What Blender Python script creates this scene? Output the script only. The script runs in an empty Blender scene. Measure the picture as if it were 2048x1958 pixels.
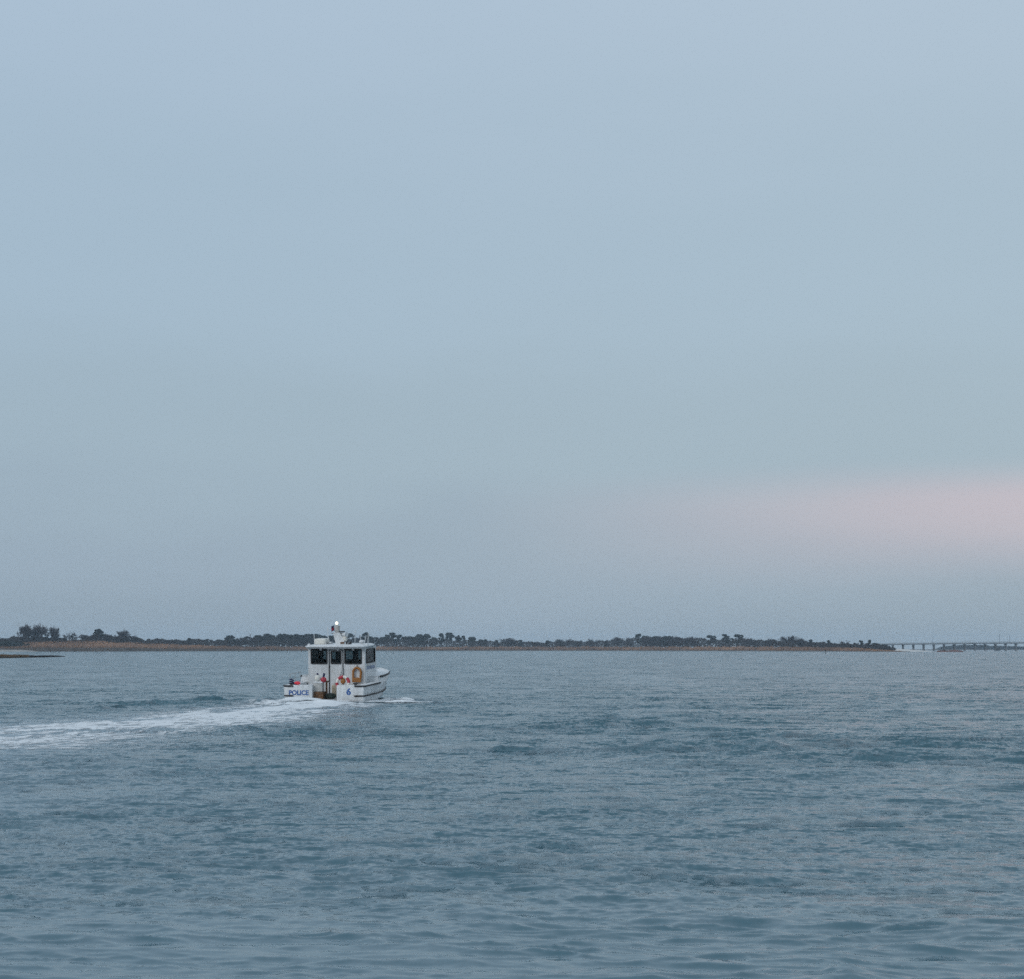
import bpy, bmesh, math, random
import numpy as np
from mathutils import Matrix, Vector, Euler, noise as mnoise

R = math.radians
scn = bpy.context.scene
COL = scn.collection
random.seed(7)
rng = np.random.default_rng(11)

# ------------------------------------------------------------------ camera
CAM_H = 2.18            # eye height above the water (m)
F_PX = 4000.0           # focal length in photo pixels (photo 2048 wide)
HORIZON = 1297.0        # photo row of the horizon
PITCH = math.atan((HORIZON - 979.0) / F_PX)
cam = bpy.data.cameras.new('camera')
cam.sensor_fit = 'HORIZONTAL'
cam.sensor_width = 36.0
cam.lens = F_PX / 2048.0 * 36.0
cam.clip_start = 0.1
cam.clip_end = 20000
camo = bpy.data.objects.new('camera', cam)
COL.objects.link(camo)
camo.location = (0, 0, CAM_H)
camo.rotation_euler = (math.pi / 2 + PITCH, 0, 0)
scn.camera = camo

# ------------------------------------------------------------------ world: dusk sky under a thin even overcast
SUN_EL, SUN_AZ = 27.0, 234.0      # degrees; azimuth clockwise from +Y (behind the camera, to the left)
world = bpy.data.worlds.new('World')
scn.world = world
world.use_nodes = True
nt = world.node_tree
nt.nodes.clear()
def wn(t, **k):
    n = nt.nodes.new(t)
    for a, b in k.items():
        setattr(n, a, b)
    return n
def wmath(op, a, b=None, clamp=False):
    n = wn('ShaderNodeMath', operation=op, use_clamp=clamp)
    for i, v in enumerate((a, b)):
        if v is None:
            continue
        if isinstance(v, (int, float)):
            n.inputs[i].default_value = v
        else:
            nt.links.new(v, n.inputs[i])
    return n.outputs[0]
def smooth(v, a, b, c=0.0, d=1.0):
    n = wn('ShaderNodeMapRange', interpolation_type='SMOOTHSTEP')
    nt.links.new(v, n.inputs[0])
    for i, q in enumerate((a, b, c, d)):
        n.inputs[i + 1].default_value = q
    return n.outputs[0]
def srgb(r, g, b):
    f = lambda c: (c / 255 / 12.92) if c / 255 <= .04045 else ((c / 255 + .055) / 1.055) ** 2.4
    return (f(r), f(g), f(b), 1)
tc = wn('ShaderNodeTexCoord')
sep = wn('ShaderNodeSeparateXYZ')
nt.links.new(tc.outputs['Generated'], sep.inputs[0])
elev = wmath('MULTIPLY', wmath('ARCSINE', sep.outputs[2]), 180 / math.pi)
azim = wmath('MULTIPLY', wmath('ARCTAN2', sep.outputs[0], sep.outputs[1]), 180 / math.pi)
# soft cloud streaks
mp = wn('ShaderNodeMapping')
mp.inputs['Scale'].default_value = (1.6, 1.6, 7.0)
nt.links.new(tc.outputs['Generated'], mp.inputs[0])
ns = wn('ShaderNodeTexNoise')
ns.inputs['Scale'].default_value = 3.0
ns.inputs['Detail'].default_value = 5.0
ns.inputs['Roughness'].default_value = 0.5
nt.links.new(mp.outputs[0], ns.inputs[0])
cl = ns.outputs[0]
elev_n = wmath('ADD', elev, wmath('MULTIPLY', wmath('SUBTRACT', cl, 0.5), 5.0))
ramp = wn('ShaderNodeValToRGB')
ramp.color_ramp.interpolation = 'EASE'
nt.links.new(wmath('DIVIDE', wmath('MAXIMUM', elev_n, 0.0), 90.0), ramp.inputs[0])
stops = [(0.0, (151, 170, 186)), (2.5, (157, 176, 193)), (6.0, (165, 185, 200)), (11.0, (171, 192, 209)),
         (20.0, (180, 199, 217)), (45.0, (184, 202, 219)), (90.0, (187, 204, 220))]
els = ramp.color_ramp.elements
for i, (e, c) in enumerate(stops):
    el_ = els[i] if i < 2 else els.new(e / 90.0)
    el_.position = e / 90.0
    el_.color = srgb(*c)
# rose glow low in the sky, on the side opposite the sun
band = wmath('MULTIPLY', smooth(wmath('ADD', elev, wmath('MULTIPLY', wmath('SUBTRACT', cl, 0.5), 1.2)), 1.4, 3.9),
             smooth(wmath('ADD', wmath('ADD', elev, wmath('MULTIPLY', wmath('SUBTRACT', 12.0, azim), 0.02)), wmath('MULTIPLY', wmath('SUBTRACT', cl, 0.5), 0.5)), 5.5, 4.0))
side = wmath('MULTIPLY', smooth(azim, -3.0, 16.0), smooth(azim, 70.0, 40.0))
pinkf = wmath('MULTIPLY', wmath('MULTIPLY', band, side), 0.6)
mixp = wn('ShaderNodeMixRGB')
nt.links.new(pinkf, mixp.inputs[0])
nt.links.new(ramp.outputs[0], mixp.inputs[1])
mixp.inputs[2].default_value = srgb(217, 198, 207)
sky = wn('ShaderNodeTexSky', sky_type='NISHITA')
sky.sun_disc = False
sky.sun_elevation = R(SUN_EL)
sky.sun_rotation = R(SUN_AZ)
sky.air_density = 1.5
sky.dust_density = 1.0
bg_sky = wn('ShaderNodeBackground')
bg_sky.inputs[1].default_value = 0.06
nt.links.new(sky.outputs[0], bg_sky.inputs[0])
bg_cloud = wn('ShaderNodeBackground')
bg_cloud.inputs[1].default_value = 1.0
# the veil is a little thinner and bluer to the left, milkier to the right
tint = wn('ShaderNodeMixRGB')
nt.links.new(smooth(azim, -18.0, 18.0), tint.inputs[0])
tint.inputs[1].default_value = (.97, .99, 1.005, 1)
tint.inputs[2].default_value = (1.03, 1.02, 1.0, 1)
mult = wn('ShaderNodeMixRGB', blend_type='MULTIPLY')
mult.inputs[0].default_value = 1.0
nt.links.new(mixp.outputs[0], mult.inputs[1])
nt.links.new(tint.outputs[0], mult.inputs[2])
nt.links.new(mult.outputs[0], bg_cloud.inputs[0])
mixs = wn('ShaderNodeMixShader')
mixs.inputs[0].default_value = 0.90      # the cloud veil covers most of the clear sky
nt.links.new(bg_sky.outputs[0], mixs.inputs[1])
nt.links.new(bg_cloud.outputs[0], mixs.inputs[2])
wo = wn('ShaderNodeOutputWorld')
nt.links.new(mixs.outputs[0], wo.inputs[0])

# ------------------------------------------------------------------ sun, veiled
sl = bpy.data.lights.new('sun', 'SUN')
sl.energy = 1.0
sl.angle = R(35)
sl.color = (1.0, 0.97, 0.94)
so = bpy.data.objects.new('sun', sl)
COL.objects.link(so)
sd = Vector((math.sin(R(SUN_AZ)) * math.cos(R(SUN_EL)), math.cos(R(SUN_AZ)) * math.cos(R(SUN_EL)), math.sin(R(SUN_EL))))
so.rotation_euler = sd.to_track_quat('Z', 'Y').to_euler()
so.location = sd * 60

# ------------------------------------------------------------------ exposure / render
scn.view_settings.view_transform = 'Standard'
scn.view_settings.look = 'None'
scn.view_settings.exposure = 0.0
scn.view_settings.gamma = 1.0
scn.view_settings.use_curve_mapping = False
scn.cycles.max_bounces = 6
scn.cycles.transparent_max_bounces = 16
scn.cycles.volume_bounces = 1
scn.cycles.use_denoising = False       # the photograph is grainy
scn.cycles.use_adaptive_sampling = True
scn.cycles.adaptive_threshold = 0.03
scn.cycles.adaptive_min_samples = 24

# ------------------------------------------------------------------ helpers
def ray(px, py):
    cx, cy = (px - 1024) / F_PX, (979 - py) / F_PX
    c, s = math.cos(PITCH), math.sin(PITCH)
    return Vector((cx, c - s * cy, s + c * cy))
def on_water(px, py, z=0.0):
    d = ray(px, py)
    t = (z - CAM_H) / d.z
    return Vector((d.x * t, d.y * t, z))
def at_depth(px, py, Y):
    d = ray(px, py)
    t = Y / d.y
    return Vector((d.x * t, Y, CAM_H + d.z * t))
def tag(o, label=None, cat=None, group=None, kind=None):
    if label: o['label'] = label
    if cat: o['category'] = cat
    if group: o['group'] = group
    if kind: o['kind'] = kind
    return o
def mesh_np(name, V, F, mat, parent=None, smooth_=False, loop_sizes=None):
    """V (n,3) array, F (m,k) int array of faces with k corners"""
    me = bpy.data.meshes.new(name)
    V = np.asarray(V, np.float32); F = np.asarray(F, np.int32)
    me.vertices.add(len(V)); me.vertices.foreach_set('co', V.ravel())
    k = F.shape[1]
    me.loops.add(F.size); me.loops.foreach_set('vertex_index', F.ravel())
    me.polygons.add(len(F))
    me.polygons.foreach_set('loop_start', np.arange(0, F.size, k, dtype=np.int32))
    if smooth_:
        me.polygons.foreach_set('use_smooth', np.ones(len(F), bool))
    me.update(calc_edges=True)
    me.validate()
    if mat: me.materials.append(mat)
    o = bpy.data.objects.new(name, me)
    COL.objects.link(o)
    if parent: o.parent = parent
    return o
def empty(name, loc=(0, 0, 0), rz=0):
    o = bpy.data.objects.new(name, None)
    COL.objects.link(o)
    o.location = loc
    o.rotation_euler = (0, 0, rz)
    o.empty_display_size = .2
    return o
class MB:
    """collects primitive shapes into one bmesh"""
    def __init__(s): s.bm = bmesh.new()
    def box(s, x0, x1, y0, y1, z0, z1, bev=0.0, seg=2, M=None):
        b = bmesh.new()
        bmesh.ops.create_cube(b, size=1)
        for v in b.verts:
            v.co = Vector(((x0 + x1) / 2 + v.co.x * (x1 - x0), (y0 + y1) / 2 + v.co.y * (y1 - y0), (z0 + z1) / 2 + v.co.z * (z1 - z0)))
        if bev: bmesh.ops.bevel(b, geom=b.edges[:], offset=bev, segments=seg, affect='EDGES', profile=.6)
        return s._add(b, M)
    def tube(s, pts, r, n=6, cap=True):
        b = bmesh.new()
        pts = [Vector(p) for p in pts]
        rs = r if isinstance(r, (list, tuple)) else [r] * len(pts)
        rings = []
        for i, p in enumerate(pts):
            t = (pts[min(i + 1, len(pts) - 1)] - pts[max(i - 1, 0)]).normalized()
            a = t.orthogonal().normalized() if i == 0 else (pa - t * pa.dot(t)).normalized()
            pa = a
            c = t.cross(a)
            rings.append([b.verts.new(p + (a * math.cos(2 * math.pi * k / n) + c * math.sin(2 * math.pi * k / n)) * rs[i]) for k in range(n)])
        for i in range(len(rings) - 1):
            for k in range(n):
                b.faces.new((rings[i][k], rings[i][(k + 1) % n], rings[i + 1][(k + 1) % n], rings[i + 1][k]))
        if cap:
            b.faces.new(rings[0][::-1]); b.faces.new(rings[-1])
        return s._add(b, None)
    def ball(s, c, r, sc=(1, 1, 1), u=16, v=10):
        b = bmesh.new()
        bmesh.ops.create_uvsphere(b, u_segments=u, v_segments=v, radius=r)
        for w in b.verts:
            w.co = Vector((w.co.x * sc[0], w.co.y * sc[1], w.co.z * sc[2])) + Vector(c)
        return s._add(b, None)
    def poly(s, pts, faces, M=None):
        b = bmesh.new()
        vs = [b.verts.new(p) for p in pts]
        for f in faces: b.faces.new([vs[i] for i in f])
        return s._add(b, M)
    def prism(s, outline, axis, a, bb, bev=0.0):
        """extrude a 2D outline along axis ('x','y','z') from a to bb"""
        b = bmesh.new()
        def P(u, v, w):
            return {'x': (w, u, v), 'y': (u, w, v), 'z': (u, v, w)}[axis]
        A = [b.verts.new(P(u, v, a)) for u, v in outline]
        B = [b.verts.new(P(u, v, bb)) for u, v in outline]
        n = len(A)
        b.faces.new(A[::-1]); b.faces.new(B)
        for i in range(n): b.faces.new((A[i], A[(i + 1) % n], B[(i + 1) % n], B[i]))
        if bev: bmesh.ops.bevel(b, geom=b.edges[:], offset=bev, segments=2, affect='EDGES', profile=.6)
        return s._add(b, None)
    def _add(s, b, M):
        bmesh.ops.recalc_face_normals(b, faces=b.faces[:])
        me = bpy.data.meshes.new('tmp')
        b.to_mesh(me); b.free()
        if M: me.transform(M)
        s.bm.from_mesh(me)
        bpy.data.meshes.remove(me)
        return s
    def build(s, name, mat, parent=None, smooth_=False):
        me = bpy.data.meshes.new(name)
        s.bm.to_mesh(me); s.bm.free()
        if smooth_:
            for p in me.polygons: p.use_smooth = True
            try: me.set_sharp_from_angle(angle=R(40))
            except Exception: pass
        if mat: me.materials.append(mat)
        o = bpy.data.objects.new(name, me)
        COL.objects.link(o)
        if parent: o.parent = parent
        return o

# ------------------------------------------------------------------ materials
def material(name, col, rough=.6, var=.15, scale=3.0, col2=None, bump=0.0, bscale=20.0, spec=.5, metal=0.0, coords='Object', stretch=(1, 1, 1)):
    m = bpy.data.materials.new(name)
    m.use_nodes = True
    t = m.node_tree
    b = t.nodes['Principled BSDF']
    b.inputs['Roughness'].default_value = rough
    b.inputs['Metallic'].default_value = metal
    b.inputs['Specular IOR Level'].default_value = spec
    c = t.nodes.new('ShaderNodeTexCoord')
    mpn = t.nodes.new('ShaderNodeMapping')
    mpn.inputs['Scale'].default_value = stretch
    if coords == 'World':
        g = t.nodes.new('ShaderNodeNewGeometry')
        t.links.new(g.outputs['Position'], mpn.inputs[0])
    else:
        t.links.new(c.outputs[coords], mpn.inputs[0])
    n = t.nodes.new('ShaderNodeTexNoise')
    n.inputs['Scale'].default_value = scale
    n.inputs['Detail'].default_value = 5
    t.links.new(mpn.outputs[0], n.inputs[0])
    rr = t.nodes.new('ShaderNodeValToRGB')
    rr.color_ramp.elements[0].position = .3
    rr.color_ramp.elements[1].position = .7
    a = tuple(x * (1 - var) for x in col)
    z = tuple(min(1, x * (1 + var)) for x in col) if col2 is None else col2
    rr.color_ramp.elements[0].color = (*a, 1)
    rr.color_ramp.elements[1].color = (*z, 1)
    t.links.new(n.outputs[0], rr.inputs[0])
    t.links.new(rr.outputs[0], b.inputs['Base Color'])
    if bump:
        n2 = t.nodes.new('ShaderNodeTexNoise')
        n2.inputs['Scale'].default_value = bscale
        n2.inputs['Detail'].default_value = 4
        t.links.new(mpn.outputs[0], n2.inputs[0])
        bp = t.nodes.new('ShaderNodeBump')
        bp.inputs['Strength'].default_value = bump
        bp.inputs['Distance'].default_value = .02
        t.links.new(n2.outputs[0], bp.inputs['Height'])
        t.links.new(bp.outputs[0], b.inputs['Normal'])
    return m
M = {}
M['white'] = material('boat_white_paint', (.60, .615, .62), .42, .06, 3.0, col2=(.74, .755, .765), bump=.08, bscale=6, stretch=(2.5, 2.5, .35))
M['hull'] = material('hull_white_gelcoat', (.60, .615, .62), .35, .08, 2.5, col2=(.75, .765, .775), bump=.05, bscale=4, stretch=(1.5, 1.5, .25))
M['grey'] = material('deck_grey', (.30, .30, .30), .8, .2, 5, bump=.3)
M['black'] = material('black_rubber', (.018, .018, .020), .6, .3, 8)
M['dark'] = material('cabin_lining_dark', (.03, .033, .036), .8, .3, 4)
M['metal'] = material('brushed_metal', (.45, .46, .47), .35, .15, 9, metal=.8)
M['blue'] = material('blue_lettering', (.04, .12, .34), .5, .1, 8)
M['softblue'] = material('blue_grey_decal', (.26, .30, .40), .5, .3, 6)
M['rust'] = material('rust_brown', (.14, .075, .04), .85, .5, 7, bump=.4)
M['cooler'] = material('off_white_plastic', (.42, .41, .39), .55, .12, 6)
M['ivory'] = material('ivory_vinyl', (.72, .70, .64), .45, .1, 7)
M['red'] = material('red_vinyl', (.42, .03, .05), .5, .15, 8)
M['hotred'] = material('bright_red_float', (.85, .045, .07), .55, .08, 8)
M['orange'] = material('orange_foam', (.34, .14, .035), .7, .2, 9, bump=.2)
M['flagred'] = material('flag_red_cloth', (.30, .03, .06), .9, .3, 10)
M['flagblue'] = material('flag_blue_cloth', (.03, .035, .09), .9, .3, 10)
M['green'] = material('dark_green_canvas', (.025, .04, .035), .9, .4, 8, bump=.3)
M['beige'] = material('beige_plastic', (.45, .38, .28), .6, .15, 8)
def glass_mat(name, tint):
    m = bpy.data.materials.new(name); m.use_nodes = True
    t = m.node_tree; t.nodes.clear()
    tr = t.nodes.new('ShaderNodeBsdfTransparent'); tr.inputs[0].default_value = (*tint, 1)
    gl = t.nodes.new('ShaderNodeBsdfGlossy'); gl.inputs['Roughness'].default_value = .04
    n = t.nodes.new('ShaderNodeTexNoise'); n.inputs['Scale'].default_value = 1.5
    bp = t.nodes.new('ShaderNodeBump'); bp.inputs['Strength'].default_value = .04
    t.links.new(n.outputs[0], bp.inputs['Height']); t.links.new(bp.outputs[0], gl.inputs['Normal'])
    fr = t.nodes.new('ShaderNodeFresnel'); fr.inputs[0].default_value = 1.45
    mx = t.nodes.new('ShaderNodeMixShader')
    t.links.new(fr.outputs[0], mx.inputs[0]); t.links.new(tr.outputs[0], mx.inputs[1]); t.links.new(gl.outputs[0], mx.inputs[2])
    o = t.nodes.new('ShaderNodeOutputMaterial'); t.links.new(mx.outputs[0], o.inputs[0])
    return m
M['glass'] = glass_mat('tinted_glass', (.40, .45, .46))
M['clear'] = glass_mat('windscreen_glass', (.9, .93, .93))
def emit_mat(name, col, s):
    m = bpy.data.materials.new(name); m.use_nodes = True
    b = m.node_tree.nodes['Principled BSDF']
    b.inputs['Base Color'].default_value = (*col, 1)
    b.inputs['Emission Color'].default_value = (*col, 1)
    b.inputs['Emission Strength'].default_value = s
    return m
M['lamp'] = emit_mat('lit_lamp', (1.0, .88, .66), 2.5)

# ------------------------------------------------------------------ the water surface
def hash2(ix, iy, seed):
    h = (ix.astype(np.int64) * 374761393 + iy.astype(np.int64) * 668265263 + seed * 974634777) & 0xffffffff
    h = ((h ^ (h >> 13)) * 1274126177) & 0xffffffff
    return ((h ^ (h >> 16)) & 0xffff) / 65535.0
def vnoise(x, y, seed=0):
    ix, iy = np.floor(x), np.floor(y)
    fx, fy = x - ix, y - iy
    ux, uy = fx * fx * (3 - 2 * fx), fy * fy * (3 - 2 * fy)
    a, b = hash2(ix, iy, seed), hash2(ix + 1, iy, seed)
    c, d = hash2(ix, iy + 1, seed), hash2(ix + 1, iy + 1, seed)
    return (a * (1 - ux) + b * ux) * (1 - uy) + (c * (1 - ux) + d * ux) * uy
def fbm(x, y, seed=0, oct=4):
    s, a, t = 0, .5, 0
    for k in range(oct):
        s = s + a * vnoise(x * 2 ** k, y * 2 ** k, seed + k * 17); t += a; a *= .55
    return s / t
def sstep(a, b, x):
    t = np.clip((x - a) / (b - a), 0, 1)
    return t * t * (3 - 2 * t)

# boat placement
STERN = on_water(648, 1405)
HEAD = R(12.1)
BOAT_M = Matrix.Translation(STERN) @ Matrix.Rotation(-HEAD, 4, 'Z') @ Matrix.Rotation(R(2.6), 4, 'X')
BOAT_INV = (Matrix.Translation(STERN) @ Matrix.Rotation(-HEAD, 4, 'Z')).inverted()

# wake centre line on the water, from the stern back past the camera's left
wake_px = [(648, 1408), (565, 1417), (470, 1430), (350, 1444), (200, 1454), (100, 1461), (0, 1468), (-120, 1480), (-300, 1502)]
wake_pts = np.array([on_water(*p)[:2] for p in wake_px])
def resample(P, step):
    d = np.r_[0, np.cumsum(np.linalg.norm(np.diff(P, axis=0), axis=1))]
    s = np.arange(0, d[-1], step)
    q = np.c_[np.interp(s, d, P[:, 0]), np.interp(s, d, P[:, 1])]
    for _ in range(12):
        q[1:-1] = (q[:-2] + q[2:] + 2 * q[1:-1]) / 4
    return s, q
wake_s, wake_q = resample(wake_pts, .5)
def wake_uv(X, Y):
    """distance along and signed offset across the wake (approx., by projecting on Y)"""
    o = np.argsort(wake_q[:, 1])
    cx = np.interp(Y, wake_q[o, 1], wake_q[o, 0])
    u = np.interp(Y, wake_q[o, 1], wake_s[o])
    return u, X - cx

NW = 96
w_len = np.exp(rng.uniform(math.log(.10), math.log(1.6), NW))
w_dir = R(-90 - 14) + rng.normal(0, 1, NW) * np.where(w_len > .9, R(20), R(34))
w_ph = rng.uniform(0, 2 * math.pi, NW)
w_slope = .102 * math.sqrt(2 / NW) * np.interp(w_len, [.10, .2, .4, .8, 1.6], [.8, 1.15, 1.2, .8, .35])
w_amp = w_slope * w_len / (2 * math.pi)
patches = [(1270, 1455, 2.2, .9), (1570, 1486, 2.4, 1.1), (1660, 1515, 2.2, 1.0), (1180, 1500, 2.0, .5), (205, 1420, 1.6, 1.0), (400, 1409, 1.8, 1.0),
           (535, 1466, 2.0, .7), (1960, 1560, 2.0, .5)]
def water_z(X, Y, cell):
    """returns displaced x, y, z of the water surface at rest point X, Y"""
    X = np.asarray(X, float); Y = np.asarray(Y, float)
    gust = .30 + 1.35 * fbm(X * .22 + 3, Y * .10, 5, 4) ** 1.3
    patch = np.zeros_like(X)
    for px, py, rad, a in patches:
        p = on_water(px, py)
        patch += a * np.exp(-(((X - p.x) / (rad * 1.7)) ** 2 + ((Y - p.y) / (rad * 1.5)) ** 2))
    u, v = wake_uv(X, Y)
    inwake = np.exp(-(v / 2.2) ** 2) * sstep(-1, 2, u)
    inwake = np.where(Y > STERN.y, 0, inwake)
    Z = np.zeros_like(X); DX = np.zeros_like(X); DY = np.zeros_like(X)
    lost = np.zeros_like(X)
    for i in range(NW):
        k = 2 * math.pi / w_len[i]
        kx, ky = math.cos(w_dir[i]) * k, math.sin(w_dir[i]) * k
        fade = sstep(2.5, 5.0, w_len[i] / cell)
        lost += (1 - fade ** 2) * w_slope[i] ** 2 / 2
        if not np.any(fade > 0): continue
        a = w_amp[i] * fade * gust
        if w_len[i] > .5: a = a * (1 + patch)
        a = a * (1 - .55 * inwake)
        ph = kx * X + ky * Y + w_ph[i]
        Z += a * np.cos(ph)
        sn = a * np.sin(ph) * 1.2
        DX -= sn * math.cos(w_dir[i]); DY -= sn * math.sin(w_dir[i])
    # short-crested wavelets with sharp ridges
    wx = X + .8 * (fbm(X * .5, Y * .5, 91, 2) - .5); wy = Y + .8 * (fbm(X * .5 + 9, Y * .5, 93, 2) - .5)
    # the longer ones have run together away from the camera, where the wakes cross
    open_ = sstep(10, 46, np.hypot(X, Y))
    for q, (lx, ly, am, ang, up, sm) in enumerate(((4.6, 1.7, .022, -9, 4.5, .1), (2.4, .75, .036, 6, 2.4, .2), (1.25, .36, .031, -12, .8, .65), (.66, .19, .021, 9, .2, 1.0), (.36, .11, .012, -5, 0, 1.0))):
        fade = sstep(1.6, 3.4, ly / cell)
        lost += (1 - fade ** 2) * (am / ly * 1.6) ** 2 / 2
        if not np.any(fade > 0): continue
        ca, sa = math.cos(R(ang)), math.sin(R(ang))
        c2, s2 = math.cos(R(ang + 17)), math.sin(R(ang + 17))
        n = vnoise((wx * ca - wy * sa) / lx, (wx * sa + wy * ca) / ly, 200 + q) + vnoise((wx * c2 - wy * s2) / (lx * .83) + 7.3, (wx * s2 + wy * c2) / (ly * 1.19) + 3.1, 240 + q)
        n = np.clip(1 - np.abs(n - 1) * 1.35, 0, 1)
        env = vnoise(X / (lx * 2.3) + 5, Y / (ly * 3.1), 300 + q) ** (3.0 if ly > .3 else 2.0) * (3.1 if ly > .3 else 2.3)
        Z += am * (n ** 2 - .33) * fade * env * ((.55 + .6 * gust) * (sm + (1 - sm) * open_) + up * 1.3 * patch) * (1 - .5 * inwake)
    # older bow waves: short crests marching along a line out to the right, and on the far side of the wake
    for (ax, ay), (bx_, by_), am, wd, lam in (((-4.0, 76.0), (9.5, 38.0), .060, 1.5, 1.9), ((-8.5, 80.0), (-24.0, 60.0), .045, 1.4, 2.4)):
        dx_, dy_ = bx_ - ax, by_ - ay
        ln = math.hypot(dx_, dy_); dx_ /= ln; dy_ /= ln
        al = (X - ax) * dx_ + (Y - ay) * dy_; ac = (X - ax) * -dy_ + (Y - ay) * dx_
        env = np.exp(-(ac / (wd + .02 * al)) ** 2) * sstep(0, 6, al) * sstep(ln + 6, ln - 8, al) * (.25 + 1.5 * vnoise(X * .45, Y * .3, 401) ** 1.5)
        cz = np.cos(2 * math.pi / lam * (.22 * X + .975 * Y) + 1.6 * fbm(X * .4, Y * .4, 402, 2))
        Z += am * env * (np.exp(1.3 * cz) / 2.2 - .55) * (cell < .6)
    # heap of churned water at the stern and the shoulders of the wake
    bx = np.empty_like(X); by = np.empty_like(X)
    a, b, c, d = BOAT_INV[0][0], BOAT_INV[0][1], BOAT_INV[1][0], BOAT_INV[1][1]
    bx = a * X + b * Y + BOAT_INV[0][3]; by = c * X + d * Y + BOAT_INV[1][3]
    Z += .17 * np.exp(-((bx + .95) / .75) ** 2 - ((by + .75) / .7) ** 2)
    Z += .08 * np.exp(-((bx + .1) / .6) ** 2 - ((by + .9) / .8) ** 2)
    Z -= .05 * np.exp(-((bx - 1.0) / .7) ** 2 - ((by + .3) / .6) ** 2)
    Z += .06 * np.exp(-((bx - 2.2 - .22 * np.clip(5 - by, 0, 9)) / .35) ** 2) * sstep(7.0, 4.5, by) * sstep(-4, 1, by)
    Z += .10 * np.exp(-((bx + 2.2 + .22 * np.clip(5 - by, 0, 9)) / .35) ** 2) * sstep(7.0, 4.5, by) * sstep(-4, 1, by)
    Z += .06 * inwake * (fbm(X * 1.3, Y * .8, 31, 3) - .5) * 2
    return X + DX, Y + DY, Z, lost

def build_water():
    rad = [1.5]
    while rad[-1] < 5900:
        r = rad[-1]
        if r < 11: st = .45
        elif r < 13: st = .03
        elif r < 80: st = .03 + .09 * (r - 13) / 67
        elif r < 200: st = .12 * (r / 80) ** 2.0
        else: st = max(.75, r * .012)
        rad.append(r + st)
    rad = np.array(rad)
    half = R(19)
    dense = np.linspace(-half, half, 560)
    coarse = np.linspace(half, 2 * math.pi - half, 80)[1:-1]
    ang = np.r_[dense, coarse]
    A, RR = np.meshgrid(ang, rad)
    X, Y = np.sin(A) * RR, np.cos(A) * RR
    cell = np.gradient(rad)[:, None] * np.ones_like(X)
    cell = np.maximum(cell, RR * (2 * half / 560))
    cell[:, 560:] = RR[:, 560:] * .07
    x, y, z, lost = water_z(X, Y, cell)
    n, m = X.shape
    V = np.c_[x.ravel(), y.ravel(), z.ravel()]
    i = np.arange(n - 1)[:, None]; j = np.arange(m)[None, :]
    j2 = (j + 1) % m
    F = np.stack([i * m + j, (i + 1) * m + j, (i + 1) * m + j2, i * m + j2], -1).reshape(-1, 4)
    F = F[:, ::-1]
    # centre cap
    c = len(V)
    V = np.r_[V, [[0, 0, 0]]]
    o = mesh_np('water', V, F, None, smooth_=True)
    # air bubbles stirred into the water along the wake
    u, v = wake_uv(x.ravel(), y.ravel())
    wid = 1.9 + .10 * u
    aer = np.exp(-(v / wid) ** 2) * sstep(-1, 1.5, u) * np.exp(-u / 60) * (.6 + 1.0 * fbm(x.ravel() * .9, y.ravel() * .35, 77, 4))
    aer = np.where(y.ravel() > STERN.y + .5, 0, aer)
    at = o.data.attributes.new('aeration', 'FLOAT', 'POINT')
    at.data.foreach_set('value', np.r_[aer, 0].astype(np.float32))
    at = o.data.attributes.new('ripple', 'FLOAT', 'POINT')     # slope of the waves too short for the mesh here
    at.data.foreach_set('value', np.r_[np.sqrt(lost).ravel(), 0].astype(np.float32))
    return o
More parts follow.
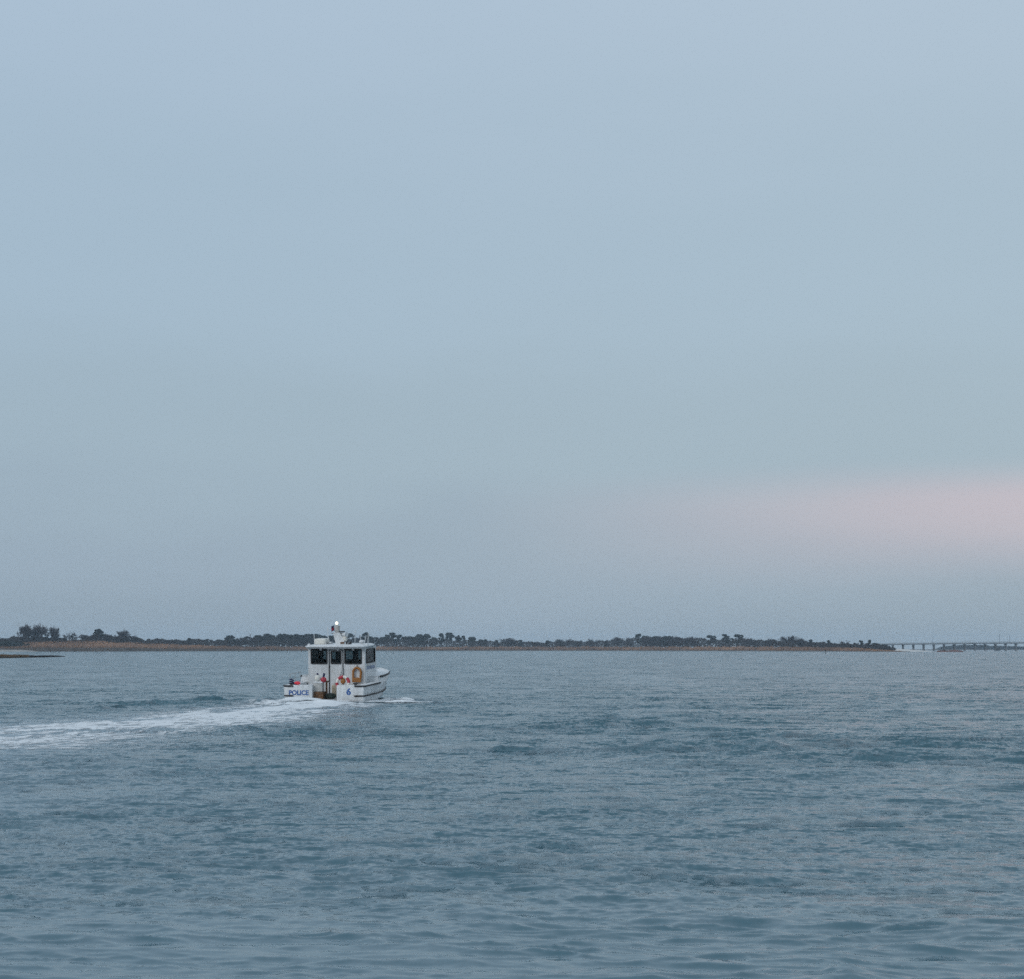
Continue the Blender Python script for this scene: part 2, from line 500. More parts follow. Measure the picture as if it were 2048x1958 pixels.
def water_material():
    m = bpy.data.materials.new('bay_water'); m.use_nodes = True
    t = m.node_tree; b = t.nodes['Principled BSDF']
    L = t.links.new
    b.inputs['IOR'].default_value = 1.333
    b.inputs['Roughness'].default_value = .12
    g = t.nodes.new('ShaderNodeNewGeometry')
    acc = None
    for sc, k, st in ((11.0, .07, (1, .8, 1)), (3.2, .07, (.8, 1.1, 1)), (.8, .05, (.7, 1.2, 1))):
        mpn = t.nodes.new('ShaderNodeMapping'); mpn.inputs['Scale'].default_value = st
        L(g.outputs['Position'], mpn.inputs[0])
        n = t.nodes.new('ShaderNodeTexNoise'); n.inputs['Scale'].default_value = sc; n.inputs['Detail'].default_value = 2
        L(mpn.outputs[0], n.inputs[0])
        s = t.nodes.new('ShaderNodeVectorMath'); s.operation = 'SUBTRACT'; s.inputs[1].default_value = (.5, .5, .5)
        L(n.outputs['Color'], s.inputs[0])
        q = t.nodes.new('ShaderNodeVectorMath'); q.operation = 'MULTIPLY'; q.inputs[1].default_value = (k * 1.6, k * 2.2, 0)
        L(s.outputs[0], q.inputs[0])
        if acc is None: acc = q.outputs[0]
        else:
            ad = t.nodes.new('ShaderNodeVectorMath'); ad.operation = 'ADD'
            L(acc, ad.inputs[0]); L(q.outputs[0], ad.inputs[1]); acc = ad.outputs[0]
    rp = t.nodes.new('ShaderNodeAttribute'); rp.attribute_name = 'ripple'
    # cat's-paws: ripples run stronger in drifting patches
    mp2 = t.nodes.new('ShaderNodeMapping'); mp2.inputs['Scale'].default_value = (.16, .05, 1)
    L(g.outputs['Position'], mp2.inputs[0])
    cp = t.nodes.new('ShaderNodeTexNoise'); cp.inputs['Scale'].default_value = 1.0; cp.inputs['Detail'].default_value = 6
    L(mp2.outputs[0], cp.inputs[0])
    cr = t.nodes.new('ShaderNodeMapRange'); cr.inputs[1].default_value = .3; cr.inputs[2].default_value = .7; cr.inputs[3].default_value = .35; cr.inputs[4].default_value = 1.65
    L(cp.outputs[0], cr.inputs[0])
    f1 = t.nodes.new('ShaderNodeMath'); f1.operation = 'MULTIPLY_ADD'; f1.inputs[1].default_value = 90.0; f1.inputs[2].default_value = 1.0
    f0 = t.nodes.new('ShaderNodeMath'); f0.operation = 'SUBTRACT'; f0.use_clamp = True; f0.inputs[1].default_value = .042
    L(rp.outputs['Fac'], f0.inputs[0]); L(f0.outputs[0], f1.inputs[0])
    f2 = t.nodes.new('ShaderNodeMath'); f2.operation = 'MULTIPLY'
    L(f1.outputs[0], f2.inputs[0]); L(cr.outputs[0], f2.inputs[1])
    sc_ = t.nodes.new('ShaderNodeVectorMath'); sc_.operation = 'SCALE'
    L(acc, sc_.inputs[0]); L(f2.outputs[0], sc_.inputs['Scale']); acc = sc_.outputs[0]
    ad = t.nodes.new('ShaderNodeVectorMath'); ad.operation = 'ADD'
    L(g.outputs['Normal'], ad.inputs[0]); L(acc, ad.inputs[1])
    nm = t.nodes.new('ShaderNodeVectorMath'); nm.operation = 'NORMALIZE'
    L(ad.outputs[0], nm.inputs[0]); L(nm.outputs[0], b.inputs['Normal'])
    # silt-green body colour, slightly mottled; paler where the screw has mixed in air
    n = t.nodes.new('ShaderNodeTexNoise'); n.inputs['Scale'].default_value = .05; n.inputs['Detail'].default_value = 3
    L(g.outputs['Position'], n.inputs[0])
    rr = t.nodes.new('ShaderNodeValToRGB')
    rr.color_ramp.elements[0].position = .3; rr.color_ramp.elements[1].position = .7
    rr.color_ramp.elements[0].color = (.058, .130, .164, 1)
    rr.color_ramp.elements[1].color = (.068, .146, .182, 1)
    L(n.outputs[0], rr.inputs[0])
    at = t.nodes.new('ShaderNodeAttribute'); at.attribute_name = 'aeration'
    mx = t.nodes.new('ShaderNodeMixRGB'); mx.inputs[2].default_value = (.30, .38, .44, 1)
    L(at.outputs['Fac'], mx.inputs[0]); L(rr.outputs[0], mx.inputs[1])
    L(mx.outputs[0], b.inputs['Base Color'])
    return m
water = build_water()
water.data.materials.append(water_material())
tag(water, 'choppy grey-blue bay water reaching to the far shore', kind='structure')

# ------------------------------------------------------------------ foam of the wake
def foam_material():
    m = bpy.data.materials.new('sea_foam'); m.use_nodes = True
    t = m.node_tree; b = t.nodes['Principled BSDF']; L = t.links.new
    b.inputs['Base Color'].default_value = (.80, .83, .85, 1)
    b.inputs['Roughness'].default_value = .8
    g = t.nodes.new('ShaderNodeNewGeometry')
    n = t.nodes.new('ShaderNodeTexNoise'); n.inputs['Scale'].default_value = 7; n.inputs['Detail'].default_value = 5; n.inputs['Roughness'].default_value = .65
    L(g.outputs['Position'], n.inputs[0])
    at = t.nodes.new('ShaderNodeAttribute'); at.attribute_name = 'foam'
    ad = t.nodes.new('ShaderNodeMath'); ad.operation = 'ADD'
    L(n.outputs[0], ad.inputs[0]); L(at.outputs['Fac'], ad.inputs[1])
    mr = t.nodes.new('ShaderNodeMapRange'); mr.interpolation_type = 'SMOOTHSTEP'
    mr.inputs[1].default_value = .68; mr.inputs[2].default_value = 1.25; mr.inputs[4].default_value = .93
    L(ad.outputs[0], mr.inputs[0]); L(mr.outputs[0], b.inputs['Alpha'])
    bp = t.nodes.new('ShaderNodeBump'); bp.inputs['Strength'].default_value = .6; bp.inputs['Distance'].default_value = .03
    L(n.outputs[0], bp.inputs['Height']); L(bp.outputs[0], b.inputs['Normal'])
    return m
M['foam'] = foam_material()
def foam_sheet(name, X, Y, dens, lift):
    """drape a patch on the water; keep only the faces where there is foam"""
    n, m = X.shape
    x, y, z, _ = water_z(X, Y, np.full_like(X, .15))
    z = z + lift
    V = np.c_[x.ravel(), y.ravel(), z.ravel()]
    i = np.arange(n - 1)[:, None]; j = np.arange(m - 1)[None, :]
    F = np.stack([i * m + j, i * m + j + 1, (i + 1) * m + j + 1, (i + 1) * m + j], -1).reshape(-1, 4)
    d = dens.ravel()
    keep = d[F].max(1) > .16
    F = F[keep]
    used = np.unique(F); remap = -np.ones(len(V), int); remap[used] = np.arange(len(used))
    o = mesh_np(name, V[used], remap[F], M['foam'], smooth_=True)
    at = o.data.attributes.new('foam', 'FLOAT', 'POINT')
    at.data.foreach_set('value', d[used].astype(np.float32))
    return o
def build_wake():
    s = np.arange(0.0, wake_s[-1] - 1, .11)
    cx = np.interp(s, wake_s, wake_q[:, 0]); cy = np.interp(s, wake_s, wake_q[:, 1])
    tx, ty = np.gradient(cx), np.gradient(cy)
    l = np.hypot(tx, ty); tx /= l; ty /= l
    v = np.linspace(-6.5, 6.5, 156)
    S, Vv = np.meshgrid(s, v, indexing='ij')
    X = cx[:, None] + (-ty)[:, None] * Vv
    Y = cy[:, None] + tx[:, None] * Vv
    wid = 1.85 + .11 * S
    core = np.exp(-(np.abs(Vv) / wid) ** 2.0)
    # long streaks drawn out along the track, broken by finer lace
    lace = fbm(Vv * 2.2 + 40, S * .35, 3, 4)
    fine = fbm(Vv * 6, S * 2.2, 9, 4)
    broad = fbm(Vv * .7 + 9, S * .12, 21, 3)
    stre = sstep(.34, .62, lace * .45 + fine * .25 + broad * .3)
    dens = core * (.66 + .42 * np.exp(-S / 40) + .4 * np.exp(-S / 5)) * (.30 + .85 * stre)
    lace2 = fbm(Vv * 8 + 3, S * 3.5, 55, 3); cells = np.abs(2 * fbm(Vv * 3.1, S * 1.5 + 8, 66, 2) - 1)
    dens = np.clip(dens * (.55 + .75 * lace2 + .5 * np.exp(-S / 5)) * (1.1 - .6 * np.clip(.28 - cells, 0, 1) / .28 * (1 - np.exp(-S / 6))), 0, 1)
    lift = .008 + .05 * dens * fine * np.exp(-S / 8)
    o = foam_sheet('wake_foam', X, Y, dens, lift)
    tag(o, 'white foamy wake trailing from the police boat to the left edge', 'foam', kind='stuff')
build_wake()
def build_bow_foam():
    # thin broken foam thrown out along the starboard side, and the churn round the stern
    bx = np.arange(-2.6, 6.8, .09); by = np.arange(-2.2, 6.5, .11)
    BX, BY = np.meshgrid(bx, by)
    W = Matrix.Translation(STERN) @ Matrix.Rotation(-HEAD, 4, 'Z')
    X = W[0][0] * BX + W[0][1] * BY + W[0][3]; Y = W[1][0] * BX + W[1][1] * BY + W[1][3]
    arm = 2.1 + .24 * np.clip(5 - BY, 0, 9)
    d = np.abs(BX - arm)
    stern = np.exp(-((BX - .1) / 1.95) ** 2 - ((BY + .8) / .9) ** 2) * 1.3
    side = np.exp(-((BX - 1.8) / .36) ** 2) * sstep(5.2, 3.6, BY) * sstep(-1.6, .2, BY) * 1.35
    out = np.exp(-(d / .5) ** 2) * sstep(4.8, 2.5, BY) * sstep(-2.2, 0.5, BY) * .75
    spread = sstep(1.8, 2.4, BX) * sstep(6.4, 3.0, BX) * np.exp(-((BY - .2 + .15 * BX) / 1.3) ** 2) * 1.1
    fine = fbm(BX * 3, BY * 2.2, 12, 4)
    fine2 = fbm(BX * 1.2 + 7, BY * .9, 41, 3)
    dens = np.clip(np.maximum.reduce([stern * (.5 + .9 * fine), (side + out) * (.1 + 1.5 * fine * fine2 * 1.7), spread * 2.6 * fine * fine2]), 0, 1)
    # no foam inside the hull
    inside = (np.abs(BX) < 1.62) & (BY > .02)
    dens[inside] = 0
    o = foam_sheet('bow_foam', X, Y, dens, .014 + .09 * dens * fine)
    tag(o, 'thin broken foam spreading right from the police boat hull', 'foam', kind='stuff')
build_bow_foam()

# ------------------------------------------------------------------ shore
SH_PX = np.array([-700, -300, 0, 200, 500, 900, 1200, 1500, 1700, 1790, 1818], float)
SH_Y = np.array([1303, 1303, 1303, 1302.8, 1302.1, 1301.4, 1301.4, 1302.0, 1303.0, 1303.5, 1303.7])
HL_H = np.array([6.0, 6.0, 6.2, 7.4, 3.4, 2.6, 2.6, 2.4, 2.0, .9, .12])
def shore_d(px): return CAM_H * F_PX / (np.interp(px, SH_PX, SH_Y) - HORIZON)
def land_h(px):
    h = np.interp(px, [-700, -300, -60, 40, 110, 150, 175, 250, 300, 400, 520, 900, 1200, 1500, 1700, 1760, 1818],
                  [6, 6, 6.4, 6.8, 7.6, 7.2, 7.6, 7.0, 6.0, 4.2, 3.0, 2.6, 2.6, 2.4, 1.7, .9, .08])
    return h
M['soil'] = material('bank_soil', (.085, .065, .05), .95, .35, .08, bump=.5, bscale=.5, coords='World')
M['mud'] = material('mud_edge', (.06, .05, .04), .9, .35, .1, coords='World')
M['sand'] = material('pale_sand', (.60, .58, .55), .95, .12, .15, coords='World')
M['wetsand'] = material('wet_sand', (.30, .29, .27), .9, .2, .15, coords='World')
M['reed'] = material('winter_reeds', (.17, .10, .07), .95, .2, .02, col2=(.48, .29, .18), coords='World', stretch=(1, .3, 1))
M['olive'] = material('olive_marsh_grass', (.19, .14, .06), .95, .4, .06, col2=(.26, .16, .10), coords='World')
M['redmarsh'] = material('reddish_marsh_grass', (.20, .10, .09), .95, .3, .05, col2=(.26, .15, .13), coords='World')
M['twig'] = material('bare_twigs', (.042, .034, .038), .9, .3, .15, col2=(.07, .055, .06), coords='World')
M['bark'] = material('grey_bark', (.06, .05, .045), .9, .3, .5)
M['pine'] = material('pine_needles', (.010, .020, .016), .9, .4, .18, col2=(.026, .044, .033), coords='World')
M['scrub'] = material('dark_scrub', (.022, .022, .024), .95, .4, .06, col2=(.05, .042, .04), coords='World')
M['far'] = material('far_woods', (.03, .04, .04), .95, .3, .02, coords='World')

def build_land():
    px = np.linspace(-700, 1818, 420)
    d0 = shore_d(px)
    rows = [(-3, -.5), (0, .02), (3, .35), (10, .42), (45, .8), (90, 1.0), (220, 1.0), (500, .9), (520, -.3)]
    V = []
    for off, fr in rows:
        jit = 2.0 * (fbm(px * .05, px * 0 + off, 4, 3) - .5) if off <= 10 else 0
        Y = d0 + off + (jit * 4 if off < 3 else 0)
        X = (px - 1024) / F_PX * Y
        z = land_h(px) * fr * (.85 + .3 * fbm(px * .03, px * 0 + off * .02, 8, 3)) if fr > 0.1 else np.full_like(px, fr * 1.0)
        V.append(np.c_[X, Y, z])
    n, m = len(rows), len(px)
    V = np.concatenate(V)
    i = np.arange(n - 1)[:, None]; j = np.arange(m - 1)[None, :]
    F = np.stack([i * m + j, i * m + j + 1, (i + 1) * m + j + 1, (i + 1) * m + j], -1).reshape(-1, 4)
    o = mesh_np('terrain', V, F, M['soil'], smooth_=True)
    tag(o, 'low brown wooded far shore across the bay', kind='structure')
build_land()
def land_z(px, off):
    fr = np.interp(off, [0, 3, 10, 45, 90, 220], [.02, .35, .42, .8, 1, 1])
    return land_h(px) * fr * (.85 + .3 * fbm(np.asarray(px, float) * .03, np.asarray(px, float) * 0 + off * .02, 8, 3))

def blades(name, P, hgt, wid, mat, lean=.25, label=None, cat=None, seed=1):
    """tufts of upright pointed leaves: each a thin triangle"""
    r = np.random.default_rng(seed)
    n = len(P)
    a = r.uniform(0, math.pi, n)
    w = wid * r.uniform(.6, 1.4, n); h = hgt * r.uniform(.55, 1.25, n)
    dx, dy = np.cos(a) * w, np.sin(a) * w
    lx, ly = r.normal(0, lean, n) * h, r.normal(0, lean, n) * h
    A = np.c_[P[:, 0] - dx, P[:, 1] - dy, P[:, 2] - .1]
    B = np.c_[P[:, 0] + dx, P[:, 1] + dy, P[:, 2] - .1]
    C = np.c_[P[:, 0] + lx, P[:, 1] + ly, P[:, 2] + h]
    V = np.stack([A, B, C], 1).reshape(-1, 3)
    F = np.arange(3 * n).reshape(-1, 3)
    o = mesh_np(name, V, F, mat)
    tag(o, label, cat, kind='stuff')
    return o
def leaf_quads(P, size, r):
    n = len(P)
    u = r.normal(size=(n, 3)); u /= np.linalg.norm(u, axis=1)[:, None]
    w = r.normal(size=(n, 3)); w -= u * (w * u).sum(1)[:, None]; w /= np.linalg.norm(w, axis=1)[:, None]
    s = size * r.uniform(.5, 1.3, n)[:, None]
    V = np.stack([P - u * s, P + w * s * .7, P + u * s, P - w * s * .7], 1).reshape(-1, 3)
    return V, np.arange(4 * n).reshape(-1, 4)

def reeds():
    r = np.random.default_rng(3)
    n = 60000
    px = r.uniform(-300, 1800, n)
    off = 4 + 46 * r.uniform(0, 1, n) ** 1.3
    Y = shore_d(px) + off
    X = (px - 1024) / F_PX * Y
    z = land_z(px, off)
    hs = np.interp(px, [-300, 250, 520, 900, 1500, 1700, 1790], [1.3, 1.3, 1.8, 2.2, 2.2, 1.7, .4])
    hs = hs * (.3 + 1.3 * fbm(px * .12, off * .05, 19, 3))
    P = np.c_[X, Y, z]
    a = r.uniform(0, math.pi, n); w = .35 * r.uniform(.6, 1.5, n)
    dx, dy = np.cos(a) * w, np.sin(a) * w
    V = np.stack([np.c_[X - dx, Y - dy, z - .1], np.c_[X + dx, Y + dy, z - .1], np.c_[X + r.normal(0, .4, n), Y + r.normal(0, .4, n), z + hs * r.uniform(.7, 1.2, n)]], 1).reshape(-1, 3)
    o = mesh_np('reeds', V, np.arange(3 * n).reshape(-1, 3), M['reed'])
    tag(o, 'band of brown winter reeds along the far shoreline', 'reeds', kind='stuff')
reeds()
def scrub():
    """leafless brush under and between the trees: reads as one mass"""
    r = np.random.default_rng(5)
    n = 52000
    px = r.uniform(-300, 1790, n)
    off = r.uniform(45, 150, n)
    Y = shore_d(px) + off
    X = (px - 1024) / F_PX * Y
    g = land_z(px, off)
    topy = np.interp(px, [-300, 0, 30, 110, 150, 165, 190, 215, 260, 290, 340, 440, 460, 517, 660, 740, 860, 960, 1100, 1180, 1240, 1290, 1380, 1420, 1520, 1560, 1680, 1740, 1770, 1790],
                     [1277, 1278, 1273, 1274, 1284, 1281, 1270, 1272, 1272, 1279, 1279, 1281, 1280, 1279, 1277, 1277, 1278, 1282, 1285, 1283, 1280, 1275, 1276, 1279, 1279, 1282, 1287, 1289, 1292, 1297])
    topy = topy + 8.0 * (fbm(px * .13, px * 0 + 2, 61, 4) - .45)
    topz = CAM_H + (HORIZON - topy) / F_PX * Y
    f = r.uniform(0, 1, n) ** .8
    z = g + np.maximum(topz - g, .5) * f
    V, F = leaf_quads(np.c_[X, Y, z], .75, r)
    o = mesh_np('scrub', V, F, M['scrub'])
    tag(o, 'dark leafless scrub filling the woods along the far shore', 'scrub', kind='stuff')
scrub()
def thicket():
    r = np.random.default_rng(15)
    n = 6000
    px = np.clip(r.normal(10, 30, n), -120, 75)
    Y = shore_d(px) + r.uniform(8, 40, n)
    X = (px - 1024) / F_PX * Y
    top = CAM_H + (HORIZON - np.interp(px, [-120, 0, 30, 60, 75], [1284, 1284, 1282, 1288, 1294])) / F_PX * Y
    z = .5 + (top - .5) * r.uniform(0, 1, n) * (.7 + .5 * fbm(px * .2, px * 0, 3, 3))
    V, F = leaf_quads(np.c_[X, Y, z], .7, r)
    o = mesh_np('thicket', V, F, M['pine'])
    tag(o, 'dark evergreen thicket below the bare trees at the left edge', 'thicket', kind='stuff')
thicket()
def dune_brush():
    r = np.random.default_rng(25)
    n = 26000
    px = r.uniform(50, 480, n)
    off = r.uniform(5, 90, n)
    Y = shore_d(px) + off
    X = (px - 1024) / F_PX * Y
    z = land_z(px, off) + r.uniform(-.1, 1.4, n) * np.interp(px, [50, 80, 400, 480], [.4, 1, .8, .4])
    V, F = leaf_quads(np.c_[X, Y, z], .5, r)
    o = mesh_np('dune_brush', V, F, M['reed'])
    tag(o, 'brown brush on the low dune right of the bare trees', 'brush', kind='stuff')
dune_brush()

# pale beaches, the islets and the far woods behind the bridge
def low_bank(name, pxs, ynear, yfar_z, mat, label, kind='structure'):
    """a low mound: outline px range with near edge rows, width back 30 m"""
    px = np.array(pxs, float)
    Y0 = CAM_H * F_PX / (np.array(ynear) - HORIZON)
    rows = []
    hz = np.array(yfar_z)
    for off, fr in ((-2, -.4), (0, .02), (5, .55), (14, .95), (26, 1.0), (60, .6), (75, -.4)):
        off = off * Y0 / 1400.0
        X = (px - 1024) / F_PX * (Y0 + off)
        rows.append(np.c_[X, Y0 + off, np.where(fr > 0.1, hz * fr, min(fr, .02))])
    n, m = len(rows), len(px)
    V = np.concatenate(rows)
    i = np.arange(n - 1)[:, None]; j = np.arange(m - 1)[None, :]
    F = np.stack([i * m + j, i * m + j + 1, (i + 1) * m + j + 1, (i + 1) * m + j], -1).reshape(-1, 4)
    o = mesh_np(name, V, F, mat, smooth_=True)
    tag(o, label, kind=kind)
    return px, Y0, hz
low_bank('beach', np.linspace(-300, 80, 40), np.full(40, 1303.4), np.interp(np.linspace(-300, 80, 40), [-300, 20, 55, 80], [1.3, 1.3, 1.2, .05]), M['wetsand'],
         'pale sandy beach strip at the left edge of the far shore')
q = np.linspace(1782, 1866, 30)
low_bank('sandbank', q, np.interp(q, [1782, 1866], [1303.3, 1303.2]), np.interp(q, [1782, 1792, 1815, 1840, 1866], [.6, 2.0, 1.5, .8, .04]), M['sand'],
         'pale sand spit at the right end of the wooded shore')
q = np.linspace(1868, 1926, 24)
a = low_bank('islet', q, np.full(24, 1303.9), np.interp(q, [1868, 1880, 1910, 1926], [.04, .7, .8, .04]), M['redmarsh'], 'low reddish marsh islet in front of the bridge')
r_ = np.random.default_rng(8)
px = r_.uniform(1872, 1922, 1500); Y = np.interp(px, a[0], a[1]) + r_.uniform(3, 25, 1500)
blades('marsh_grass', np.c_[(px - 1024) / F_PX * Y, Y, np.interp(px, a[0], a[2]) * .8], .55, .3, M['redmarsh'], label='reddish marsh grass on the islet before the bridge', cat='grass', seed=8)
q = np.linspace(-400, 134, 60)
a = low_bank('islet', q, np.interp(q, [-400, 0, 90, 134], [1317.5, 1316.2, 1314.6, 1313.2]), np.interp(q, [-400, 0, 60, 120, 134], [.5, .5, .42, .22, .03]) * (.8 + .4 * fbm(q * .06, q * 0, 14, 3)), M['mud'],
             'low dark marsh islet at the left edge, nearer than the far shore')
px = r_.uniform(-380, 132, 16000); Y = np.interp(px, a[0], a[1]) + 22 * r_.uniform(0, 1, 16000) * np.interp(px, a[0], a[1]) / 1400
P = np.c_[(px - 1024) / F_PX * Y, Y, np.interp(px, a[0], a[2]) * .5]
hh = np.interp(px, [-380, 30, 70, 115, 132], [.5, .5, .34, .26, .1]) * (.6 + .8 * fbm(px * .08, px * 0, 6, 3))
for msk, mt, nm in ((px < 62, 'olive', 'olive and brown marsh grass on the near left islet'), (px >= 62, 'scrub', 'dark low marsh grass on the tip of the near left islet')):
    blades('marsh_grass', P[msk], hh[msk], .1, M[mt], label=nm, cat='grass', seed=9)
def far_woods():
    r = np.random.default_rng(35)
    n = 14000
    px = r.uniform(1862, 2300, n)
    Y = 3300 + r.uniform(0, 120, n)
    X = (px - 1024) / F_PX * Y
    ty = np.interp(px, [1862, 1885, 1925, 1960, 2000, 2050, 2300], [1301, 1293, 1290, 1291, 1293, 1294, 1292]) + 2.5 * (fbm(px * .2, px * 0, 3, 4) - .5)
    top = CAM_H + (HORIZON - ty) / F_PX * Y
    z = top * r.uniform(0, 1, n)
    V, F = leaf_quads(np.c_[X, Y, z], 1.6, r)
    o = mesh_np('far_woods', V, F, M['far'])
    tag(o, 'blue hazy woods on the farthest shore behind the bridge', 'woods', kind='stuff')
    g = np.array([[X0, Y0, z0] for Y0, z0 in ((3285, -.4), (3290, .6), (3500, .8), (3520, -.4)) for X0 in (640, 1200)])
    t = mesh_np('terrain', g, np.array([[0, 1, 3, 2], [2, 3, 5, 4], [4, 5, 7, 6]]), M['soil'])
    tag(t, 'low ground of the farthest shore behind the bridge', kind='structure')
far_woods()

# ------------------------------------------------------------------ trees
def tube_np(VV, FF, p, q, r0, r1, n=4):
    t = (q - p); t = t / (np.linalg.norm(t) + 1e-9)
    a = np.cross(t, [0.3, .9, .1]); a /= np.linalg.norm(a) + 1e-9
    b = np.cross(t, a)
    base = sum(len(v) for v in VV)
    an = np.arange(n) * 2 * math.pi / n
    ring = np.cos(an)[:, None] * a + np.sin(an)[:, None] * b
    VV.append(np.r_[p + ring * r0, q + ring * r1])
    for k in range(n):
        FF.append([base + k, base + (k + 1) % n, base + n + (k + 1) % n, base + n + k])
def bare_tree_mesh(seed, spread=.5):
    """unit-height leafless tree: (trunk mesh, crown mesh of boughs and twigs)"""
    r = np.random.default_rng(seed)
    tv, tf, cv, cf = [], [], [], []
    stems = r.integers(2, 5)
    def grow(p, d, L, rad, lev):
        q = p + d * L
        if lev == 0: tube_np(tv, tf, p, q, rad, rad * .65, 5)
        else: tube_np(cv, cf, p, q, max(rad, .0055), max(rad * .6, .0045), 3)
        if lev >= 4:
            for _ in range(2):
                e = d + r.normal(0, .55, 3); e /= np.linalg.norm(e)
                tube_np(cv, cf, q, q + e * L * .8, max(rad * .6, .005), .0038, 3)
            return
        for _ in range(r.integers(3, 5)):
            e = d * 1.0 + r.normal(0, spread, 3) + np.array([0, 0, .22]); e /= np.linalg.norm(e)
            st = p + d * L * r.uniform(.25, 1.0)
            grow(st, e, L * r.uniform(.55, .78), rad * .58, lev + 1)
    for s in range(stems):
        d = np.array([r.normal(0, .3), r.normal(0, .3), 1.0]); d /= np.linalg.norm(d)
        grow(np.array([r.normal(0, .03), r.normal(0, .03), -.02]), d, .30, .022, 0)
    tv = np.concatenate(tv); cv = np.concatenate(cv)
    s = 1.0 / max(cv[:, 2].max(), .5)
    return (tv * s, np.array(tf)), (cv * s, np.array(cf))
def pine_mesh(seed, kind):
    """unit-height pine: (trunk with limbs, crown of needle clumps)"""
    r = np.random.default_rng(seed)
    tv, tf = [], []
    bend = r.normal(0, .05, 2)
    top = np.array([bend[0], bend[1], .92])
    mid = np.array([bend[0] * .3, bend[1] * .3, .5])
    tube_np(tv, tf, np.array([0, 0, -.05]), mid, .028, .02, 5); tube_np(tv, tf, mid, top, .02, .006, 5)
    P = []
    if kind == 'flat':   lo, hi, wide, nl = .45, .97, .36, 16
    elif kind == 'round': lo, hi, wide, nl = .28, .95, .34, 20
    else: lo, hi, wide, nl = .08, .97, .26, 22          # pointed
    for k in range(nl):
        f = r.uniform(0, 1)
        z = lo + (hi - lo) * f
        if kind == 'pointed': w = wide * (1.12 - f) ** .8
        elif kind == 'flat': w = wide * (.55 + .5 * math.sin(math.pi * min(1, f * 1.1)))
        else: w = wide * math.sin(math.pi * (.18 + .72 * f)) 
        an = r.uniform(0, 2 * math.pi); rr_ = w * math.sqrt(r.uniform(.05, 1))
        c = np.array([bend[0] * z + math.cos(an) * rr_, bend[1] * z + math.sin(an) * rr_, z])
        axis = np.array([bend[0] * z, bend[1] * z, max(z - .07, .1)])
        tube_np(tv, tf, axis, c, .008, .003, 3)
        ls = r.uniform(.07, .13)
        m = 130
        d = r.normal(size=(m, 3)); d /= np.linalg.norm(d, axis=1)[:, None]
        d *= (r.uniform(.3, 1, m) ** .5)[:, None]
        P.append(c + d * ls * np.array([1.3, 1.3, .85]))
    P = np.concatenate(P)
    P[:, 2] = np.minimum(P[:, 2], 1.0)
    V, F = leaf_quads(P, .036, r)
    return (np.concatenate(tv), np.array(tf)), (V, F)
proto = {}
def mk(V, F, name, mat):
    o = mesh_np(name, V, F, mat)
    me = o.data
    bpy.data.objects.remove(o)
    return me
for k in range(6):
    t, c = bare_tree_mesh(100 + k, .42 + .05 * (k % 3))
    proto['bare', k] = (mk(*t, 'trunk', M['bark']), mk(*c, 'crown', M['twig']))
for kind in ('flat', 'round', 'pointed'):
    for k in range(4):
        t, c = pine_mesh(200 + k * 7 + len(kind), kind)
        proto[kind, k] = (mk(*t, 'trunk', M['bark']), mk(*c, 'crown', M['pine']))
def tree(px, topy, wpx, kind, label, group=None, off=None, var=None):
    off = random.uniform(55, 110) if off is None else off
    Y = float(shore_d(px)) + off
    X = (px - 1024) / F_PX * Y
    g = float(land_z(px, off)) - .3
    top = CAM_H + (HORIZON - topy) / F_PX * Y
    h = max(top - g, 2.0)
    w = wpx / F_PX * Y
    nat = {'bare': .62, 'flat': .72, 'round': .62, 'pointed': .52}[kind]
    sxy = w / nat
    o = empty({'bare': 'bare_tree', 'flat': 'pine_tree', 'round': 'pine_tree', 'pointed': 'evergreen_tree'}[kind], (X, Y, g), random.uniform(0, 6.28))
    o.scale = (sxy, sxy, h)
    tm, cm = proto[kind, random.randrange(6 if kind == 'bare' else 4) if var is None else var]
    for nm, me in (('trunk', tm), ('crown', cm)):
        c = bpy.data.objects.new(nm, me); COL.objects.link(c); c.parent = o
    tag(o, label, 'tree', group)
    return o
GB = 'bare trees of the clump at the left edge'
for px, ty, w, lb in ((45, 1246, 20, 'leftmost tall bare tree of the clump at the left edge'),
                      (57, 1251, 18, 'second bare tree from the left in the left clump'),
                      (69, 1247, 22, 'bare tree in the middle of the left clump'),
                      (80, 1248, 18, 'bare tree just left of the tallest in the left clump'),
                      (93, 1244, 22, 'tallest bare tree of the clump at the left edge'),
                      (104, 1250, 15, 'thin bare tree right of the tallest in the left clump'),
                      (113, 1252, 14, 'rightmost bare tree of the left clump, standing slightly apart')):
    tree(px, ty, w, 'bare', lb, GB, off=random.uniform(50, 75))
tree(131, 1267, 12, 'bare', 'small bare tree just right of the left clump')
tree(147, 1263, 16, 'bare', 'faint thin bare tree on the brown dune crest')
tree(178, 1268, 26, 'bare', 'low wide bare tree at the left of the dune bushes')
tree(202, 1257, 18, 'round', 'dark green evergreen standing up among the dune bushes', var=1)
tree(222, 1265, 24, 'bare', 'bushy bare tree between the evergreen and the tall dune tree')
tree(239, 1257, 28, 'bare', 'tall bare tree right of the dune evergreen')
tree(255, 1264, 20, 'bare', 'lower bare tree at the right foot of the dune trees')
tree(272, 1270, 18, 'bare', 'faint small bare tree at the right end of the dune bushes')
tree(380, 1276, 10, 'pointed', 'small pointed evergreen alone in the low scrub left of the boat')
tree(414, 1278, 9, 'pointed', 'tiny evergreen in the low scrub nearest the pine stand')
tree(-6, 1266, 16, 'bare', 'bare tree cut by the left edge of the picture')
GL = 'mixed trees at the left end of the pine stand'
